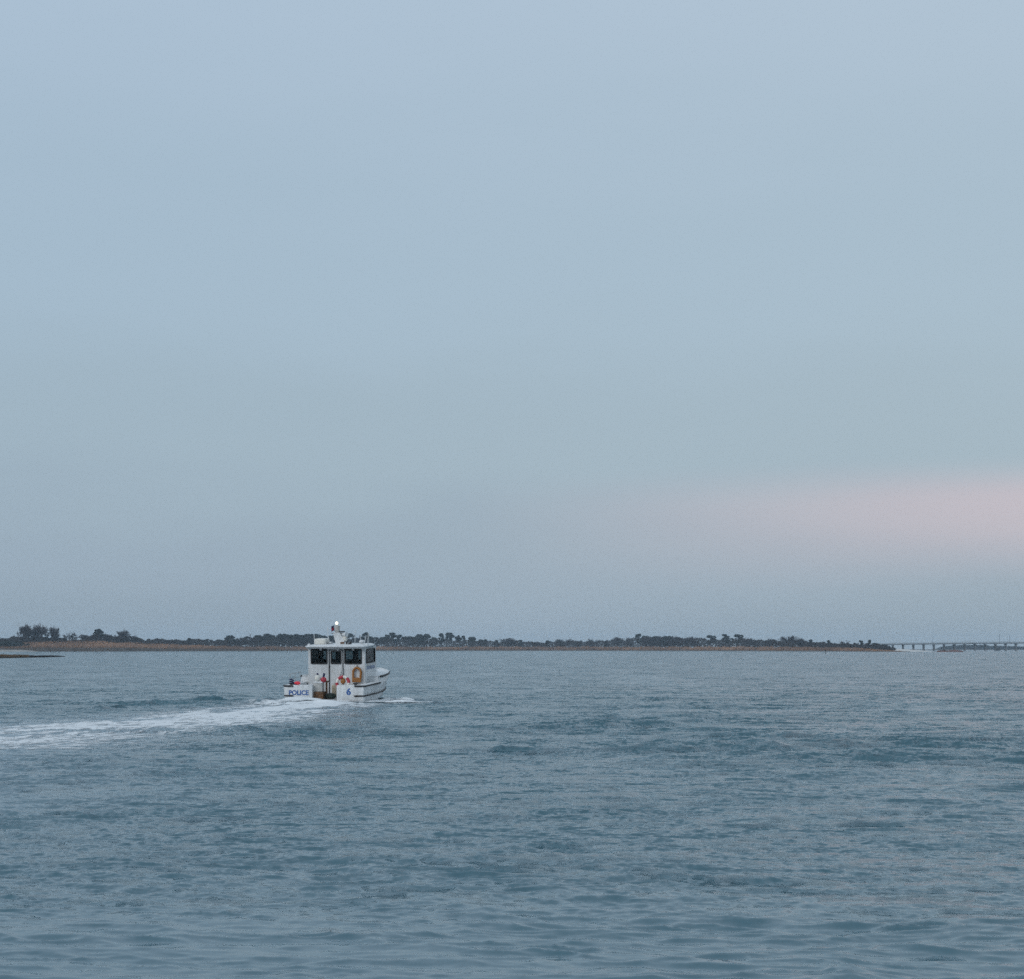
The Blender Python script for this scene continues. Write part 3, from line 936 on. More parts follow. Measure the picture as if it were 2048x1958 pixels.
for px, ty, w, k, lb in ((440, 1279, 18, 'round', 'lowest pine at the left start of the pine stand'),
                         (455, 1275, 18, 'round', 'second pine at the left start of the pine stand'),
                         (466, 1271, 20, 'round', 'round-topped pine rising at the left of the pine stand'),
                         (480, 1274, 18, 'bare', 'bare tree between the first pines of the stand'),
                         (493, 1273, 20, 'round', 'pine just left of the notch in the pine stand'),
                         (506, 1268, 20, 'bare', 'taller bare tree where the dense pine stand begins')):
    tree(px, ty, w, k, lb, GL)
GP = 'pines of the dense stand behind the boat'
for i in range(22):
    px = 517 + i * 7.4 + random.uniform(-2, 2)
    tree(px, 1269 + random.uniform(-3, 4), random.uniform(17, 24), 'round', 'dark pine in the dense level-topped stand left of the boat mast', GP, off=random.uniform(55, 130))
for px, ty, w, k, lb in ((684, 1271, 20, 'round', 'pine hidden mostly behind the boat mast'),
                         (700, 1267, 20, 'round', 'purplish pine just right of the boat mast'),
                         (712, 1270, 18, 'bare', 'bare tree between the two pines above the boat roof'),
                         (730, 1265, 19, 'round', 'tall pine above the right end of the boat roof'),
                         (742, 1271, 14, 'pointed', 'narrow evergreen just past the right end of the boat roof'),
                         (756, 1275, 18, 'flat', 'low spreading pine right of the boat roof'),
                         (768, 1274, 18, 'flat', 'second low spreading pine right of the boat'),
                         (785, 1266, 24, 'flat', 'broad pine standing highest right of the boat'),
                         (801, 1270, 20, 'flat', 'pine right of the broad highest one'),
                         (818, 1272, 18, 'round', 'lower round pine in the middle of the right-hand pine row'),
                         (835, 1267, 21, 'round', 'tall dense pine in the middle of the right-hand pine row'),
                         (850, 1268, 20, 'round', 'pine paired with the tall dense one on its right'),
                         (866, 1274, 16, 'round', 'low pine before the two open-trunked pines'),
                         (883, 1267, 13, 'flat', 'small flat-topped pine with bare trunk showing under it'),
                         (900, 1266, 19, 'flat', 'broad flat-topped pine with sky showing under its crown'),
                         (915, 1271, 11, 'flat', 'thin pine just right of the broad flat-topped one'),
                         (926, 1272, 14, 'flat', 'last open pine of the right-hand row'),
                         (946, 1273, 18, 'round', 'round pine after the gap in the pine row'),
                         (960, 1278, 16, 'round', 'low pine on the downward slope of the treeline'),
                         (973, 1279, 11, 'pointed', 'small pointed evergreen ending the right-hand pine row'),
                         (993, 1280, 13, 'pointed', 'small pointed evergreen left of the wide pale bare tree'),
                         (1019, 1275, 30, 'bare', 'wide pale bare tree in the middle of the shore'),
                         (1041, 1278, 12, 'pointed', 'pointed evergreen right of the wide pale bare tree'),
                         (1070, 1282, 16, 'bare', 'low bare tree in the lowest part of the treeline'),
                         (1093, 1281, 11, 'pointed', 'tiny pointed evergreen in the lowest part of the treeline'),
                         (1126, 1277, 24, 'bare', 'faint bare tree behind a tiny evergreen right of centre'),
                         (1119, 1281, 9, 'pointed', 'tiny evergreen in front of the faint bare tree'),
                         (1155, 1280, 16, 'bare', 'low bare tree before the right-hand woods'),
                         (1182, 1277, 24, 'bare', 'round bare tree at the left of the right-hand woods'),
                         (1213, 1280, 10, 'pointed', 'small pointed evergreen at the left of the right-hand woods'),
                         (1233, 1273, 24, 'bare', 'pale bare tree rising towards the right-hand woods'),
                         (1255, 1274, 24, 'bare', 'second pale bare tree rising towards the right-hand woods'),
                         (1277, 1268, 14, 'flat', 'pine knob standing highest at the left of the dense right woods')):
    tree(px, ty, w, k, lb)
GR = 'trees of the dense right-hand woods'
for i in range(12):
    px = 1288 + i * 8.0 + random.uniform(-2, 2)
    tree(px, 1271.5 + random.uniform(-1, 2) + max(0, i - 9), random.uniform(18, 26), 'bare' if i % 3 else 'round',
         'tree in the dense level woods right of centre' if i % 3 else 'dark pine inside the dense level woods right of centre', GR if i % 3 else 'pines in the dense right-hand woods')
for px, ty, w, k, lb in ((1394, 1277, 20, 'bare', 'bare tree sloping off the right of the dense woods'),
                         (1419, 1271, 27, 'flat', 'leaning flat-topped pine with sky under its crown'),
                         (1451, 1269, 19, 'flat', 'dark dense pine left of the twin-topped pine'),
                         (1474, 1269, 26, 'flat', 'wide pine with open branches right of the dark dense one'),
                         (1493, 1274, 20, 'bare', 'bare tree beside the wide open pine'),
                         (1511, 1276, 20, 'bare', 'second bare tree sloping down from the open pine'),
                         (1539, 1276, 22, 'bare', 'faint bare tree in the gap before the lone round tree'),
                         (1572, 1270, 24, 'bare', 'lone round-topped bare tree standing above the right scrub'),
                         (1600, 1276, 26, 'bare', 'pale bare tree right of the lone round-topped one'),
                         (1621, 1279, 12, 'pointed', 'small evergreen right of the pale bare tree'),
                         (1640, 1281, 12, 'bare', 'low bare tree in the scrub on the right'),
                         (1656, 1279, 10, 'pointed', 'thin evergreen in the scrub on the right'),
                         (1684, 1280, 20, 'bare', 'low rounded bare tree near the right end of the woods'),
                         (1719, 1281, 10, 'flat', 'small thin pine third from the right end of the woods'),
                         (1736, 1280, 9, 'pointed', 'small evergreen standing up second from the end of the woods'),
                         (1750, 1286, 20, 'round', 'low dark evergreen at the right end of the woods'),
                         (1766, 1289, 16, 'round', 'last low evergreen beside the bridge end')):
    tree(px, ty, w, k, lb)

# ------------------------------------------------------------------ the bridge
M['concrete'] = material('bridge_concrete', (.19, .195, .20), .9, .15, .1, coords='World')
M['steel'] = material('bridge_steel', (.06, .065, .07), .7, .15, .2, coords='World')
def bridge():
    BY = 2000.0
    k = BY / F_PX
    def X(px): return (px - 1024) * k
    def Z(px): return CAM_H + (HORIZON - np.interp(px, [1700, 1790, 2048, 2300], [1289.0, 1287.2, 1284.6, 1282.2])) * k   # road level
    root = empty('road_bridge', (X(1990), BY, 0))
    def rel(o): o.parent = root; o.matrix_parent_inverse = Matrix.Translation(root.location).inverted(); return o
    xs = [1722 + 20.45 * i for i in range(23)]
    for i in range(len(xs) - 1):
        a, b = xs[i], xs[i + 1]
        gap = .05
        m = MB()
        for (y0, y1, t0, t1) in ((-5.5, 5.5, -.55, 0.0),):
            pts = []
            for px_, e in ((a, gap), (b, -gap)):
                for yy in (y0, y1):
                    for tt in (t0, t1): pts.append((X(px_) + e, BY + yy, Z(px_) + tt))
            m.poly(pts, [(0, 1, 3, 2), (4, 6, 7, 5), (0, 4, 5, 1), (2, 3, 7, 6), (0, 2, 6, 4), (1, 5, 7, 3)])
        rel(m.build('deck_span', M['concrete']))
        for yy in (-4.4, 0, 4.4):
            m = MB()
            m.tube([(X(a) + .3, BY + yy, Z(a) - .95), (X(b) - .3, BY + yy, Z(b) - .95)], .38, 4)
            rel(m.build('girder', M['steel']))
        for yy in (-5.3, 5.3):
            m = MB()
            for hh_ in (.45, .95): m.tube([(X(a) + gap, BY + yy, Z(a) + hh_), (X(b) - gap, BY + yy, Z(b) + hh_)], .07, 4)
            for f in np.linspace(.08, .92, 5):
                m.tube([(X(a) + (X(b) - X(a)) * f, BY + yy, Z(a)), (X(a) + (X(b) - X(a)) * f, BY + yy, Z(a) + 1.0)], .06, 4)
            rel(m.build('railing', M['concrete']))
    for i, px_ in enumerate(xs[2:]):
        m = MB()
        z1 = float(Z(px_)) - 1.35
        m.box(X(px_) - .42, X(px_) + .42, BY - 5.0, BY + 5.0, z1 - .95, z1, .08)
        for yy in (-3.6, 0, 3.6):
            m.tube([(X(px_), BY + yy, -2.0 + 1.2), (X(px_), BY + yy, z1 - .9)], .36, 8)
        rel(m.build('pier', M['concrete']))
    # timber fender at the channel pier
    m = MB()
    cx = X(1989)
    m.box(cx - 2.2, cx + 2.2, BY - 8.2, BY - 7.2, -.5, 2.6, .1)
    rel(m.build('pier_fender', M['steel']))
    tag(root, 'long low trestle road bridge at the right edge', 'bridge')
    for px_, ty, lb in ((1861, 1270, 'tall thin lamp post near the left end of the bridge'), (1994, 1268, 'left of the two lamp posts at the right on the bridge'),
                        (2014, 1270, 'rightmost lamp post on the bridge, with a thicker top')):
        z0 = float(Z(px_)); z1 = CAM_H + (HORIZON - ty) * k
        p = empty('lamp_post', (X(px_), BY - 5.0, z0))
        MB().tube([(0, 0, 0), (0, 0, z1 - z0)], [.16, .1], 6).build('pole', M['steel'], p)
        MB().tube([(0, 0, z1 - z0 - .1), (0, .9, z1 - z0 + .15), (0, 1.8, z1 - z0 + .2)], .07, 5).build('arm', M['steel'], p)
        MB().box(-.2, .2, 1.6, 2.4, z1 - z0 + .1, z1 - z0 + .32, .04).build('lamp_head', M['steel'], p)
        tag(p, lb, 'lamp post', 'lamp posts on the bridge')
bridge()
# channel stake standing in the water off the right shore
sp = on_water(1651, 1307.5)
st = empty('channel_stake', sp)
MB().tube([(0, 0, -1), (.05, 0, 1.6)], [.16, .12], 7).build('post', M['black'], st)
MB().box(-.25, .25, -.05, .05, 1.1, 1.6, .02).build('day_board', M['green'], st)
tag(st, 'thin dark channel stake in the water off the right shore', 'stake')

# ------------------------------------------------------------------ the police boat
boat = empty('police_boat')
boat.matrix_world = BOAT_M
tag(boat, 'white police patrol boat with cabin and mast, seen from behind', 'boat')
L_BOAT = 8.2
def hw(t, p, w=1.7):
    return w * (1 - (max(0, (t - 2.0)) / (L_BOAT - 2.0)) ** p)
def top_z(t):
    return .70 + .27 * float(sstep(2.15, 2.4, np.array(t)))
def hull():
    ts = [0, .5, 1.0, 1.5, 2.0, 2.15, 2.22, 2.3, 2.4, 2.8, 3.3, 3.9, 4.5, 5.1, 5.7, 6.3, 6.8, 7.3, 7.7, 8.0, 8.17]
    bm = bmesh.new()
    rows = []
    for t in ts:
        rise = max(0, t - 5.0) ** 2 * .045
        kz = -.5 + max(0, t - 4.5) ** 2 * .055
        sec = [(0, kz), (hw(t, 1.25, 1.45) * .55, kz * .62), (hw(t, 1.35, 1.5), -.10 + rise * .8), (hw(t, 1.5, 1.62), .02 + rise * .6),
               (hw(t, 1.6, 1.68), .27 + rise * .25), (hw(t, 1.9, 1.7), .60), (hw(t, 2.15, 1.7), top_z(t))]
        rows.append([[bm.verts.new((sg * x, t, z)) for x, z in sec] for sg in (1, -1)])
    for a, b in zip(rows[:-1], rows[1:]):
        for sgn in (0, 1):
            for k in range(len(a[0]) - 1):
                f = (a[sgn][k], b[sgn][k], b[sgn][k + 1], a[sgn][k + 1])
                try: bm.faces.new(f if sgn == 0 else f[::-1])
                except ValueError: pass
    bmesh.ops.remove_doubles(bm, verts=bm.verts[:], dist=.0005)
    me = bpy.data.meshes.new('hull'); bm.to_mesh(me); bm.free()
    for p in me.polygons: p.use_smooth = True
    me.set_sharp_from_angle(angle=R(28))
    me.materials.append(M['hull'])
    o = bpy.data.objects.new('hull', me); COL.objects.link(o); o.parent = boat
    sol = o.modifiers.new('thick', 'SOLIDIFY'); sol.thickness = .05; sol.offset = -1
    return o
hull_o = hull()
# transom: two panels either side of the open centre
for x0, x1, nm in ((-1.69, -.5, 'transom'), (.54, 1.69, 'transom')):
    s = 1 if x1 > 0 else -1
    m = MB()
    out = [(x0, -.3), (x1, -.3), (x1, .69), (x0, .69)]
    if s < 0: out = [(-1.45, -.2), (x1, -.3), (x1, .70), (-1.62, .70), (-1.685, .60), (-1.66, .1)]
    else: out = [(x0, -.3), (1.45, -.2), (1.66, .1), (1.685, .60), (1.62, .70), (x0, .70)]
    m.prism(out, 'y', -.03, .22, .02)
    m.build(nm, M['white'], boat, True)
MB().box(-.5, .54, -.02, .16, -.3, .12, .02).build('transom_sill', M['grey'], boat)
# rub rails
def rail(pts, r_, name='rub_rail'):
    m = MB(); m.tube(pts, r_, 8); return m.build(name, M['black'], hull_o, True)
for s in (1, -1):
    rail([(s * (1.30), -.045, .665), (s * 1.52, -.05, .665), (s * 1.68, -.02, .665)] + [(s * (hw(t, 2.0, 1.7) + .035), t, .665) for t in (.1, .6, 1.2, 1.8, 2.25)], .035)
    rail([(s * (1.30), -.045, .27), (s * 1.52, -.05, .27), (s * 1.66, -.02, .27)] + [(s * (hw(t, 1.6, 1.68) + .03), t, .27 + max(0, t - 5) ** 2 * .011) for t in (.1, 1, 2, 3, 3.8, 4.6, 5.4, 6.2, 7)], .032)
    rail([(s * (hw(t, 2.1, 1.7) + .02), t, .925) for t in (2.33, 2.8, 3.4, 4, 4.6, 5.2, 5.8, 6.4, 7, 7.5, 7.9, 8.12)], .042)
for s in (1, -1):
    MB().box(s * 1.15 - .38, s * 1.15 + .38, -.34, -.035, .0, .075, .01).build('trim_tab', M['black'], boat)
# decks and gunwales
MB().box(-1.5, 1.5, .1, 2.0, .06, .12).build('cockpit_floor', M['grey'], boat)
for s in (1, -1):
    x0, x1 = sorted((s * 1.40, s * 1.69))
    MB().box(x0, x1, .2, 2.3, .64, .705, .02).build('gunwale', M['white'], boat, True)
    x0, x1 = sorted((s * 1.36, s * 1.42))
    MB().box(x0, x1, .2, 2.0, .10, .66, .01).build('coaming', M['white'], boat)
m = MB()
tt = [2.2, 2.8, 3.4, 4, 4.6, 5.2, 5.8, 6.4, 7, 7.5, 7.9, 8.1]
pts = [(s * (hw(t, 2.15, 1.66)), t, .93) for t in tt for s in (-1, 1)]
m.poly(pts, [(2 * i, 2 * i + 1, 2 * i + 3, 2 * i + 2) for i in range(len(tt) - 1)])
m.build('foredeck', M['white'], boat)
# trunk cabin ahead of the wheelhouse
m = MB()
st_ = [(3.3, 1.18, 1.34), (4.2, 1.05, 1.30), (5.0, .85, 1.2), (5.8, .6, 1.06), (6.2, .45, .95)]
pts = []
for t, w, z in st_:
    pts += [(-w, t, .9), (-w * .92, t, z - .06), (-w * .75, t, z), (w * .75, t, z), (w * .92, t, z - .06), (w, t, .9)]
fs = [(i * 6 + k, i * 6 + k + 1, i * 6 + 6 + k + 1, i * 6 + 6 + k) for i in range(len(st_) - 1) for k in range(5)]
fs += [(24, 25, 26, 27, 28, 29)]
m.poly(pts, fs); m.build('trunk_cabin', M['white'], boat)
# bulkheads closing the raised bow off from the side decks
for s in (1, -1):
    x0, x1 = sorted((s * 1.2, s * 1.655))
    MB().box(x0, x1, 2.22, 2.28, .05, .945, .01).build('bulkhead', M['white'], boat)
# wheelhouse ---------------------------------------------------
Y0, Y1, CW = 1.75, 3.42, 1.22
def wall_with_holes(xs, zs, holes, axis, a, b, name, mat, taper=None):
    """grid of boxes leaving the listed cells open; one mesh"""
    m = MB()
    for i in range(len(xs) - 1):
        for j in range(len(zs) - 1):
            if (i, j) in holes: continue
            if axis == 'y': m.box(xs[i], xs[i + 1], a, b, zs[j], zs[j + 1])
            else: m.box(a, b, xs[i], xs[i + 1], zs[j], zs[j + 1])
    bmesh.ops.remove_doubles(m.bm, verts=m.bm.verts[:], dist=.0005)
    # drop the doubled inner faces
    seen = {}
    for f in m.bm.faces: seen.setdefault(tuple(sorted(v.index for v in f.verts)), []).append(f)
    m.bm.verts.index_update()
    seen = {}
    for f in m.bm.faces: seen.setdefault(tuple(sorted(v.index for v in f.verts)), []).append(f)
    kill = [f for fl in seen.values() if len(fl) > 1 for f in fl]
    bmesh.ops.delete(m.bm, geom=kill, context='FACES')
    return m.build(name, mat, boat)
aw = wall_with_holes([-CW, -1.10, -.40, -.31, .27, .35, 1.08, CW], [.1, 1.47, 2.03, 2.08, 2.13], {(1, 1), (1, 2), (5, 1), (5, 2), (3, 0), (3, 1)}, 'y', Y0, Y0 + .06, 'aft_wall', M['white'])
for s in (1, -1):
    a, b = sorted((s * CW, s * (CW - .06)))
    wall_with_holes([Y0 + .06, 1.92, 3.25, Y1], [.1, 1.49, 2.06, 2.13], {(1, 1)}, 'x', a, b, 'side_wall', M['white'])
wall_with_holes([-CW + .06, -1.12, -.5, -.26, .26, .42, .92, CW - .06], [.1, 1.55, 1.97, 2.13], {(1, 1), (3, 1), (5, 1)}, 'y', Y1 - .06, Y1, 'front_wall', M['white'])
def rrect(x0, x1, z0, z1, r_, n=4):
    out = []
    for cx, cz, a0 in ((x1 - r_, z1 - r_, 0), (x0 + r_, z1 - r_, 90), (x0 + r_, z0 + r_, 180), (x1 - r_, z0 + r_, 270)):
        for k in range(n + 1):
            an = R(a0 + 90 * k / n); out.append((cx + r_ * math.cos(an), cz + r_ * math.sin(an)))
    return out
def window(x0, x1, z0, z1, axis, pos, mat, parent, fw=.035, sgn=-1, rad=.06):
    """black gasket frame (ring) with a pane in it"""
    o_, i_ = rrect(x0 - .015, x1 + .015, z0 - .015, z1 + .015, rad), rrect(x0 + fw, x1 - fw, z0 + fw, z1 - fw, rad * .6)
    n = len(o_)
    lo, hi = pos + sgn * .02, pos - sgn * .07
    def P(u, v, w): return (u, w, v) if axis == 'y' else (w, u, v)
    pts = [P(u, v, lo) for u, v in o_] + [P(u, v, lo) for u, v in i_] + [P(u, v, hi) for u, v in o_] + [P(u, v, hi) for u, v in i_]
    fs = []
    for k in range(n):
        k2 = (k + 1) % n
        fs += [(k, k2, n + k2, n + k), (2 * n + k, 3 * n + k, 3 * n + k2, 2 * n + k2), (k, 2 * n + k, 2 * n + k2, k2), (n + k, n + k2, 3 * n + k2, 3 * n + k)]
    m = MB(); m.poly(pts, fs)
    f = m.build('window', M['black'], parent)
    m = MB(); m.prism(rrect(x0 + fw - .008, x1 - fw + .008, z0 + fw - .008, z1 - fw + .008, rad * .6), axis, pos - sgn * .015, pos - sgn * .023)
    m.build('pane', mat, f)
    return f
window(-1.10, -.40, 1.47, 2.08, 'y', Y0, M['glass'], boat)
window(.35, 1.08, 1.47, 2.08, 'y', Y0, M['glass'], boat)
for s in (1, -1):
    window(1.92, 3.25, 1.49, 2.06, 'x', s * CW, M['glass'], boat, sgn=s)
for x0, x1 in ((-1.12, -.5), (-.26, .26), (.42, .92)):
    window(x0, x1, 1.55, 1.97, 'y', Y1, M['clear'], boat, sgn=1, fw=.03)
# door
m = MB()
for b_ in ((-.30, -.235, .13, 2.02), (.195, .26, .13, 2.02), (-.235, .195, .13, 1.47), (-.235, .195, 1.98, 2.02)):
    m.box(b_[0], b_[1], Y0 + .012, Y0 + .052, b_[2], b_[3])
door = m.build('door', M['white'], boat)
window(-.235, .195, 1.47, 1.985, 'y', Y0 + .012, M['glass'], door, fw=.03, rad=.05)
door.children[0].name = 'door_window'
MB().tube([(.17, Y0 - .03, 1.18), (.17, Y0 - .05, 1.05), (.17, Y0 - .03, .95)], .018, 6).build('handle', M['metal'], door)
m = MB()
m.box(-.335, -.30, Y0 - .02, Y0 + .03, .13, 2.05); m.box(.26, .295, Y0 - .02, Y0 + .03, .5, 2.05); m.box(-.335, .295, Y0 - .02, Y0 + .03, 2.02, 2.05)
m.build('door_frame', M['black'], boat)
# interior
MB().box(-CW + .07, CW - .07, Y0 + .07, Y1 - .07, .12, .18).build('cabin_floor', M['dark'], boat)
MB().box(-CW + .07, CW - .07, Y0 + .07, Y1 - .07, 2.09, 2.12).build('headliner', M['dark'], boat)
m = MB()
m.box(-1.15, 1.15, 2.95, Y1 - .07, .2, 1.28, .03); m.box(-1.1, 1.1, 3.05, Y1 - .07, 1.28, 1.42, .03)
m.build('dashboard', M['dark'], boat)
for x in (-.62, .55):
    m = MB()
    m.box(x - .25, x + .25, 2.35, 2.85, .85, .98, .04); m.box(x - .24, x + .24, 2.30, 2.42, .95, 1.62, .05); m.tube([(x, 2.6, .18), (x, 2.6, .86)], .06, 8)
    m.build('helm_seat', M['dark'], boat)
MB().tube([(-.62 + .2 * math.cos(a_), 2.93 - .05 * math.sin(a_), 1.3 + .2 * math.sin(a_)) for a_ in np.linspace(0, 2 * math.pi, 20)], .018, 6).build('steering_wheel', M['black'], boat)
# roof: crowned slab with rounded rim
def roof():
    bm = bmesh.new()
    n = 8
    out = []
    a0, b0, y0, y1 = 1.30, 1.10, 1.45, 3.72
    pts = [(-a0, y0 + .12), (-a0 + .12, y0), (a0 - .12, y0), (a0, y0 + .12), (a0, 2.9), (b0, y1 - .1), (b0 - .12, y1), (-b0 + .12, y1), (-b0, y1 - .1), (-a0, 2.9)]
    prof = [(0.90, 2.10), (.955, 2.105), (1.0, 2.185), (.99, 2.215), (.92, 2.245), (.5, 2.275)]
    rings = []
    for sc, z in prof:
        rings.append([bm.verts.new((x * sc, 2.55 + (y - 2.55) * sc, z)) for x, y in pts])
    for a, b in zip(rings[:-1], rings[1:]):
        for k in range(len(pts)):
            bm.faces.new((a[k], a[(k + 1) % len(pts)], b[(k + 1) % len(pts)], b[k]))
    bm.faces.new(rings[0][::-1]); bm.faces.new(rings[-1])
    bmesh.ops.recalc_face_normals(bm, faces=bm.faces[:])
    me = bpy.data.meshes.new('roof'); bm.to_mesh(me); bm.free()
    for p in me.polygons: p.use_smooth = True
    me.set_sharp_from_angle(angle=R(50))
    me.materials.append(M['white'])
    o = bpy.data.objects.new('roof', me); COL.objects.link(o); o.parent = boat
    return o
roof_o = roof()
m = MB()
for x in (-.65, .1, .75): m.tube([(x, 1.62, 2.04), (x, 1.66, 2.12)], .05, 10)
m.build('floodlight', M['white'], roof_o)
# decal strip on the starboard side below the window
MB().box(CW + .002, CW + .008, 2.0, 3.2, 1.22, 1.36).build('side_decal', M['softblue'], boat)
# mast with its gear
m = MB()
prof = [((-.30, -.02), 2.74, 2.28), ((-.28, .06), 2.60, 2.28), ((-.22, .16), 2.42, 2.25), ((-.16, .24), 2.24, 2.2)]
pts = []
for (xa, xb), z, y in prof: pts += [(xa, y, z), (xb, y, z), (xb, y + .22, z), (xa, y + .22, z)]
fs = [(0, 1, 2, 3), (12, 13, 14, 15)] + [(4 * i + k, 4 * i + (k + 1) % 4, 4 * i + 4 + (k + 1) % 4, 4 * i + 4 + k) for i in range(3) for k in range(4)]
m.poly(pts, fs)
mast = m.build('mast', M['white'], boat)
m = MB(); m.box(-.24, -.06, 2.30, 2.48, 2.73, 3.03, .04); m.build('mast_head', M['cooler'], mast)
m = MB(); m.tube([(-.18, 2.39, 3.0), (-.18, 2.39, 3.08)], .03, 8); m.build('lamp_base', M['metal'], mast)
MB().ball((-.18, 2.39, 3.13), .06).build('masthead_lamp', M['lamp'], mast, True)
MB().box(-.04, .17, 2.30, 2.44, 2.755, 2.80, .012).build('radar_bar', M['black'], mast)
m = MB(); m.tube([(.02, 2.42, 2.66), (.12, 2.34, 2.66), (.30, 2.22, 2.665)], [.045, .06, .10], 12); m.build('loudhailer', M['white'], mast, True)
m = MB(); m.box(.09, .27, 2.26, 2.46, 2.38, 2.58, .05, 3); m.build('searchlight', M['ivory'], mast, True)
m = MB(); m.box(.03, .20, 2.18, 2.3, 2.26, 2.35, .02); m.build('cable_box', M['rust'], mast)
# roof equipment
m = MB(); m.box(-1.02, -.52, 1.95, 2.5, 2.25, 2.50, .07, 3); m.build('equipment_case', M['ivory'], roof_o, True)
m = MB(); m.box(-.50, -.32, 2.1, 2.3, 2.27, 2.36, .03); m.build('horn', M['metal'], roof_o)
m = MB(); m.ball((.88, 2.5, 2.36), .125, (1, 1, .5)); m.tube([(.88, 2.5, 2.24), (.88, 2.5, 2.34)], .05, 8); m.build('antenna_dome', M['white'], roof_o, True)
for x, y, z1, dx in ((-1.03, 2.05, 2.66, -.03), (1.02, 2.3, 2.62, .10), (1.08, 2.7, 2.72, .02), (.62, 3.2, 2.66, .0), (-.75, 3.1, 2.95, -.05), (.45, 2.9, 2.85, .03)):
    m = MB(); m.tube([(x, y, 2.2), (x + dx, y, z1)], [.022, .012], 6); m.build('antenna', M['white'], roof_o)
for x in (-1.27, 1.24):
    m = MB(); m.box(x - .05, x + .05, 1.95, 2.10, 2.17, 2.29, .03); m.build('navigation_light', M['white'], roof_o, True)
for x in (-.45, .5):
    m = MB(); m.tube([(x, 1.7, 2.25), (x, 1.75, 2.33), (x, 2.15, 2.345), (x, 2.2, 2.27)], .014, 6); m.build('roof_rail', M['metal'], roof_o)
MB().tube([(-.42, 2.42, 2.70), (.22, 2.42, 2.72)], .018, 6).build('crossbar', M['metal'], mast)
m = MB(); m.box(.34, .55, 1.95, 2.15, 2.26, 2.37, .03); m.build('siren_box', M['black'], roof_o)
# stanchions and rail on the port side, grab rails by the cabin
m = MB()
for t in (.35, 1.0, 1.65): m.tube([(-1.55, t, .69), (-1.55, t, 1.12)], .014, 6)
m.tube([(-1.55, .3, 1.12), (-1.55, 1.75, 1.14)], .016, 6); m.tube([(-1.55, .35, .92), (-1.55, 1.7, .93)], .01, 6)
m.build('side_rail', M['metal'], boat)
MB().tube([(CW + .05, 1.95, 1.42), (CW + .07, 2.0, 1.42), (CW + .07, 3.1, 1.42), (CW + .05, 3.15, 1.42)], .014, 6).build('grab_rail', M['metal'], boat)
MB().tube([(.27, Y0 - .04, 1.3), (.27, Y0 - .07, .9), (.27, Y0 - .04, .75)], .016, 6).build('grab_rail', M['metal'], boat)
for x in (-1.42, 1.3):
    m = MB(); m.tube([(x - .11, .12, .76), (x + .11, .12, .76)], .025, 6); m.box(x - .05, x + .05, .09, .15, .69, .76); m.build('cleat', M['black'], boat)
# lettering
def lettering(txt, size, x, z, sx, name, bold=1.0):
    cu = bpy.data.curves.new(name, 'FONT')
    cu.body = txt; cu.size = size; cu.extrude = .003; cu.offset = .0075 * bold * size / .25; cu.align_x = 'CENTER'; cu.align_y = 'CENTER'
    cu.resolution_u = 3
    o = bpy.data.objects.new('tmp_text', cu); COL.objects.link(o)
    bpy.context.view_layer.update()
    me = bpy.data.meshes.new_from_object(o.evaluated_get(bpy.context.evaluated_depsgraph_get()))
    bpy.data.objects.remove(o); bpy.data.curves.remove(cu)
    me.transform(Matrix.Translation((x, -.036, z)) @ Matrix.Rotation(math.pi / 2, 4, 'X') @ Matrix.Scale(sx, 4, (1, 0, 0)))
    me.materials.clear(); me.materials.append(M['blue'])
    o = bpy.data.objects.new(name, me); COL.objects.link(o); o.parent = boat
    return o
lettering('POLICE', .265, -1.06, .385, 0.98, 'lettering')
lettering('6', .36, 1.05, .43, 1.05, 'lettering', 1.3)

# ------------------------------------------------------------------ things carried on the boat
def aboard(name, loc, label, cat, rot=(0, 0, 0)):
    o = empty(name)
    o.matrix_world = BOAT_M @ Matrix.Translation(loc) @ Euler(rot).to_matrix().to_4x4()
    return tag(o, label, cat)
t = aboard('crate', (-.29, .32, .12), 'rust-brown crate in the open stern of the police boat', 'crate')
m = MB(); m.box(-.2, .2, -.17, .2, 0, .30, .012); m.build('body', M['rust'], t)
m = MB()
for z in (.02, .12, .22): m.box(-.205, .205, -.185, -.172, z, z + .06)
m.build('slat', M['rust'], t)
t = aboard('cooler', (-.31, .32, .425), 'off-white cooler stacked on the brown crate at the stern', 'cooler')
MB().box(-.18, .18, -.16, .18, 0, .34, .03).build('body', M['cooler'], t, True)
MB().box(-.19, .19, -.17, .19, .342, .41, .025).build('lid', M['white'], t, True)
t = aboard('fender_buoy', (-.34, .26, .84), 'white ball fender on top of the off-white cooler', 'fender')
MB().ball((0, 0, .13), .13, (1, 1, 1.05)).build('ball', M['ivory'], t, True)
MB().tube([(0, 0, .25), (-.02, 0, .33)], [.05, .035], 8).build('eyelet', M['flagblue'], t)
t = aboard('fender_buoy', (-.10, .28, .78), 'red ball fender beside the white one at the stern', 'fender')
MB().ball((0, 0, .12), .12, (1, 1, .95)).build('ball', M['red'], t, True)
MB().tube([(0, 0, .23), (.03, 0, .38)], [.045, .05], 8).build('eyelet', M['flagblue'], t)
t = aboard('mooring_post', (-.06, .55, .12), 'dark upright post behind the red fender', 'post')
MB().tube([(0, 0, 0), (0, 0, .72)], .045, 8).build('shaft', M['rust'], t)
MB().tube([(-.1, 0, .70), (.1, 0, .70)], .03, 8).build('crosspiece', M['rust'], t)
t = aboard('canvas_bundle', (.16, .4, .12), 'dark green bundle on the cockpit floor in the stern opening', 'bundle')
MB().ball((0, 0, .12), .2, (1.2, .8, .6)).build('body', M['green'], t, True)
MB().tube([(-.1, -.15, .16), (0, -.16, .24), (.1, -.15, .16)], .014, 6).build('strap', M['black'], t)
